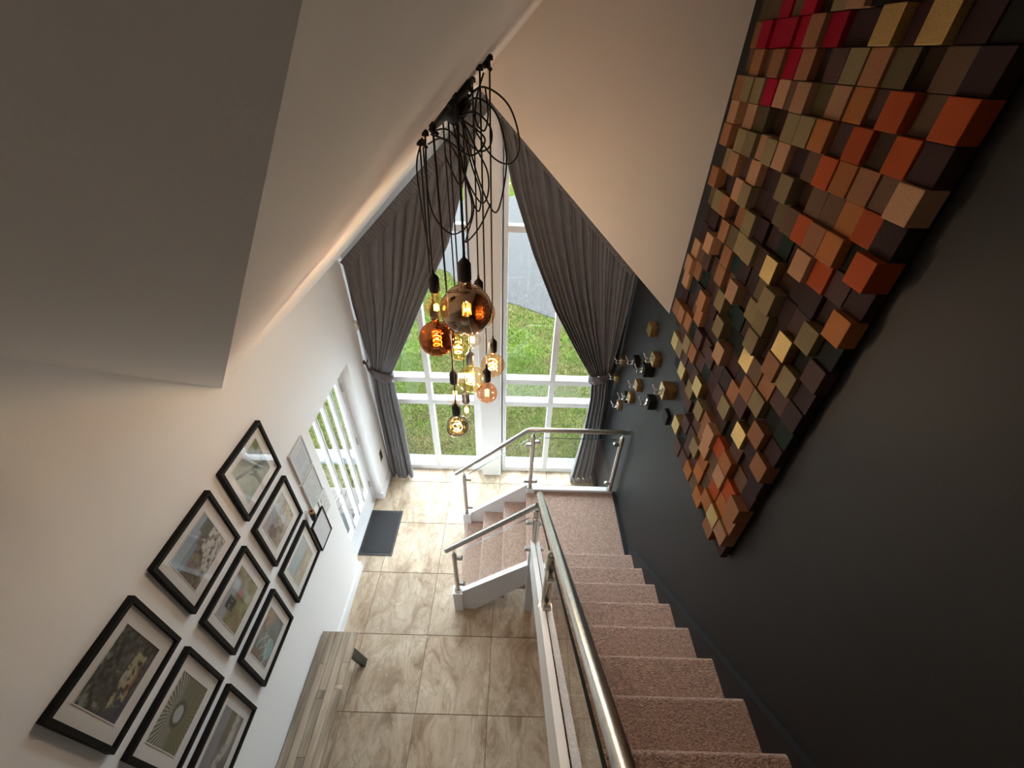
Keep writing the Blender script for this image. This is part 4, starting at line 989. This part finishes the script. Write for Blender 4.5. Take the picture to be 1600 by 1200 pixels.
LOOPS = [
    [(-0.20, 1.75, 4.18), (-0.13, 1.72, 4.235), (-0.04, 1.72, 4.185), (0.000, 1.74, 4.07), (-0.03, 1.76, 4.00), (-0.10, 1.77, 4.02), (-0.17, 1.76, 4.12)],
    [(-0.20, 1.74, 4.16), (-0.15, 1.70, 4.205), (-0.08, 1.70, 4.16), (-0.045, 1.70, 4.03), (-0.065, 1.70, 3.88), (-0.095, 1.71, 3.84), (-0.15, 1.73, 3.95), (-0.20, 1.76, 4.12)],
    [(-0.21, 1.73, 4.15), (-0.15, 1.69, 4.165), (-0.10, 1.69, 4.12), (-0.105, 1.69, 4.065), (-0.15, 1.70, 4.05), (-0.22, 1.74, 4.10)],
    [(-0.33, 1.74, 4.06), (-0.26, 1.66, 4.09), (-0.17, 1.66, 4.04), (-0.12, 1.68, 4.09), (-0.20, 1.72, 4.14)],
    [(-0.35, 1.74, 4.05), (-0.345, 1.72, 3.92), (-0.325, 1.70, 3.82), (-0.26, 1.69, 3.755), (-0.195, 1.69, 3.79), (-0.175, 1.69, 3.86), (-0.195, 1.71, 3.95), (-0.25, 1.74, 4.06), (-0.32, 1.75, 4.09)],
    [(-0.24, 1.76, 4.13), (-0.20, 1.74, 3.96), (-0.145, 1.72, 3.87), (-0.115, 1.71, 3.90), (-0.115, 1.71, 3.98), (-0.16, 1.73, 4.06), (-0.21, 1.76, 4.15)],
    [(-0.23, 1.76, 4.13), (-0.205, 1.73, 3.98), (-0.17, 1.71, 3.86), (-0.195, 1.70, 3.76), (-0.205, 1.70, 3.72), (-0.15, 1.70, 3.78), (-0.105, 1.70, 3.87)],
    [(-0.13, 1.82, 4.27), (-0.155, 1.80, 4.20), (-0.16, 1.79, 4.13), (-0.13, 1.79, 4.10), (-0.115, 1.79, 4.15), (-0.125, 1.81, 4.23)],
    [(-0.36, 1.73, 4.05), (-0.375, 1.71, 3.98), (-0.37, 1.71, 3.80), (-0.36, 1.71, 3.66)],
    [(-0.31, 1.76, 4.10), (-0.24, 1.68, 4.11), (-0.19, 1.70, 4.02), (-0.22, 1.72, 3.93), (-0.27, 1.74, 4.02)],
    [(-0.22, 1.80, 4.16), (-0.18, 1.76, 4.00), (-0.145, 1.74, 3.90), (-0.155, 1.74, 3.83), (-0.19, 1.75, 3.90), (-0.235, 1.78, 4.08)],
]
for lp in LOOPS:
    build(MB().tube(catmull(lp), 0.0032, 7), 'cable_loop', M['black'], cn, smooth=True)

# ------------------------------------------------------------------ wooden block mosaic
PIT = 0.094
AMAP = {  # row from the bottom: columns from the viewer's end towards the window
 0: 'PtKobopp------', 1: 'TGoboppKG-----', 2: 'toOboVpp------', 3: 'tOTbTtpKpp----', 4: 'PboOTtVKVKGK--', 5: 'PPpKBPPGpPpVG-',
 6: 'tPGBVpPgptVppP', 7: 'PtPptPPpppgttt', 8: 'gKVtPPTgPPtbPP', 9: 'PptbGKKVPPtPgT', 10: 'PVtPVBggVpPgtT', 11: 'pKGPVVPTbtppbT', 12: 'KVpPVvPPgtPTPP',
 13: 'oPPPBGBVVvtBPP', 14: 'PpOTPgPPVtPtVv', 15: 'OKotObvPPVTPPt', 16: 'POobbBVPPTpTVP', 17: 'TbtoObPTVTVVvt', 18: 'POBOpoVVPBvTBT', 19: 'ObOpoTvTbTRVVt',
 20: 'PbBvtVpPtRtbtb', 21: 'KPGPGPPRtRRRRt', 22: 'PPPGPKTVBRbRbv', 23: 'PKPvPTPVRPRbtP'}
CC = {'K': (0.014, 0.016, 0.015), 'g': (0.012, 0.026, 0.021), 'P': (0.052, 0.026, 0.028), 'p': (0.105, 0.058, 0.054), 'B': (0.055, 0.030, 0.019), 'b': (0.17, 0.10, 0.062),
      'O': (0.52, 0.095, 0.022), 'o': (0.50, 0.185, 0.055), 'R': (0.40, 0.004, 0.030), 'T': (0.56, 0.315, 0.185), 't': (0.40, 0.185, 0.092), 'V': (0.30, 0.235, 0.125), 'v': (0.15, 0.115, 0.058)}
BM = {}
for k, c in CC.items():
    BM[k] = mat('stained_block_' + {'K': 'black', 'g': 'bottle_green', 'P': 'plum', 'p': 'mauve', 'B': 'dark_brown', 'b': 'brown', 'O': 'orange_red', 'o': 'orange', 'R': 'crimson', 'T': 'peach', 't': 'terracotta', 'V': 'olive', 'v': 'dark_olive'}[k],
                tuple(q * 0.60 for q in c), 0.65, var=0.22, scale=22, rnd=0.18, bump=0.25, bscale=90, spec=0.12)
BM['G'] = M['gold']
art = thing('block_mosaic', 'large wall mosaic of coloured wooden blocks on the charcoal wall', 'wall art', (XR, 1.8, 2.386))
yb0, zb0 = 1.141, 2.386
bk = MB(); 
bk.prism([(yb0 + 0.01, zb0 + 0.01), (yb0 + 7.9 * PIT, zb0 + 0.01), (yb0 + 10 * PIT, zb0 + 3 * PIT), (yb0 + 13.9 * PIT, zb0 + 6 * PIT), (yb0 + 13.9 * PIT, zb0 + 24 * PIT), (yb0 + 0.01, zb0 + 24 * PIT)], 0, XR - 0.012, XR - 0.001)
build(bk, 'backing_board', M['blackwood'], art)
BMESH = {}
for k, m in BM.items():
    BMESH[k] = MB().bbox((-0.5, -0.5, -0.5), (0.5, 0.5, 0.5), 0.018).mesh('block_' + k, m)
rg = random.Random(21)
base_d = {'K': .040, 'g': .045, 'P': .042, 'p': .060, 'B': .036, 'b': .050, 'O': .085, 'o': .078, 'R': .072, 'T': .090, 't': .078, 'V': .085, 'v': .055, 'G': .080}
off = ORG[art.name]
for r, row in AMAP.items():
    for c, k in enumerate(row):
        if k == '-': continue
        # blocks that would lie wholly above the picture's top edge are left out
        yc, zc = yb0 + PIT * (c + .5), zb0 + PIT * (r + .5)
        if r == 23 and c < 8 or r == 22 and c < 3: continue
        d = 0.66 * (base_d[k] + rg.choice((-0.012, -0.004, 0.004, 0.014, 0.024)))
        if c == 0: d += 0.008
        o = bpy.data.objects.new('block', BMESH[k]); COL.objects.link(o); o.parent = art
        o.scale = (d, PIT - 0.0022, PIT - 0.0022); o.location = (XR - 0.0125 - d / 2 - off[0], yc - off[1], zc - off[2])

# ------------------------------------------------------------------ loose blocks, most of them carrying coat hooks
def hook_block(label, y, z, kind, depth, size=0.082, hook=True):
    t = thing('hook_block' if hook else 'wall_block', label, 'coat hook' if hook else 'wall block', (XR, y, z), 'loose blocks beside the mosaic')
    m = M['golddark'] if kind == 'gold' else M['blackwood']
    build(MB().bbox((XR - depth, y - size / 2, z - size / 2), (XR - 0.0005, y + size / 2, z + size / 2), 0.003), 'block', m, t)
    if kind == 'gold': build(MB().bbox((XR - depth - 0.0015, y - size / 2 + 0.003, z - size / 2 + 0.003), (XR - depth, y + size / 2 - 0.003, z + size / 2 - 0.003), 0.0006), 'gilded_face', M['gold'], t)
    if hook:
        x0 = XR - depth - 0.001
        h = build(MB().bbox((x0 - 0.006, y - 0.012, z - 0.03), (x0, y + 0.012, z + 0.025), 0.003), 'hook_plate', M['chrome'], t)
        up_ = catmull([(x0, y, z + 0.005), (x0 - 0.03, y, z - 0.002), (x0 - 0.055, y, z + 0.018), (x0 - 0.070, y, z + 0.052)], 6)
        lo_ = catmull([(x0, y, z - 0.018), (x0 - 0.020, y, z - 0.034), (x0 - 0.038, y, z - 0.030), (x0 - 0.045, y, z - 0.008)], 6)
        n = len(up_); build(MB().tube(up_, [0.0065 - 0.003 * k / n for k in range(n)], 8), 'upper_hook', M['chrome'], h, smooth=True)
        n = len(lo_); build(MB().tube(lo_, [0.006 - 0.0025 * k / n for k in range(n)], 8), 'lower_hook', M['chrome'], h, smooth=True)
    return t
hook_block('gold block without a hook, alone above the coat hooks', 2.845, 2.675, 'gold', 0.055, 0.09, hook=False)
hook_block('gold hook block nearest the curtain in the upper row', 3.43, 1.975, 'gold', 0.040)
hook_block('black hook block beside the upper gold one nearest the curtain', 3.04, 2.24, 'black', 0.050)
hook_block('gold hook block at the right end of the upper row', 2.64, 2.54, 'gold', 0.050, 0.09)
hook_block('thick black hook block in the middle of the group', 2.70, 2.40, 'black', 0.078, 0.09)
hook_block('gold hook block closest to the curtain tieback', 3.52, 1.705, 'gold', 0.036)
hook_block('gold hook block in the middle of the lower row', 2.85, 2.125, 'gold', 0.048)
hook_block('black hook block touching a gold one low on the left', 3.09, 1.80, 'black', 0.040)
hook_block('gold hook block overlapped by a black one low on the left', 2.96, 1.90, 'gold', 0.044)
hook_block('thick gold hook block next to the mosaic', 2.255, 2.545, 'gold', 0.080, 0.094)
hook_block('lowest gold hook block near the landing rail', 3.24, 1.57, 'gold', 0.038)
hook_block('lowest black hook block right of the landing rail', 2.485, 2.25, 'black', 0.062, 0.088)
hook_block('flat black block without a hook below the mosaic edge', 2.205, 2.355, 'black', 0.028, 0.085, hook=False)
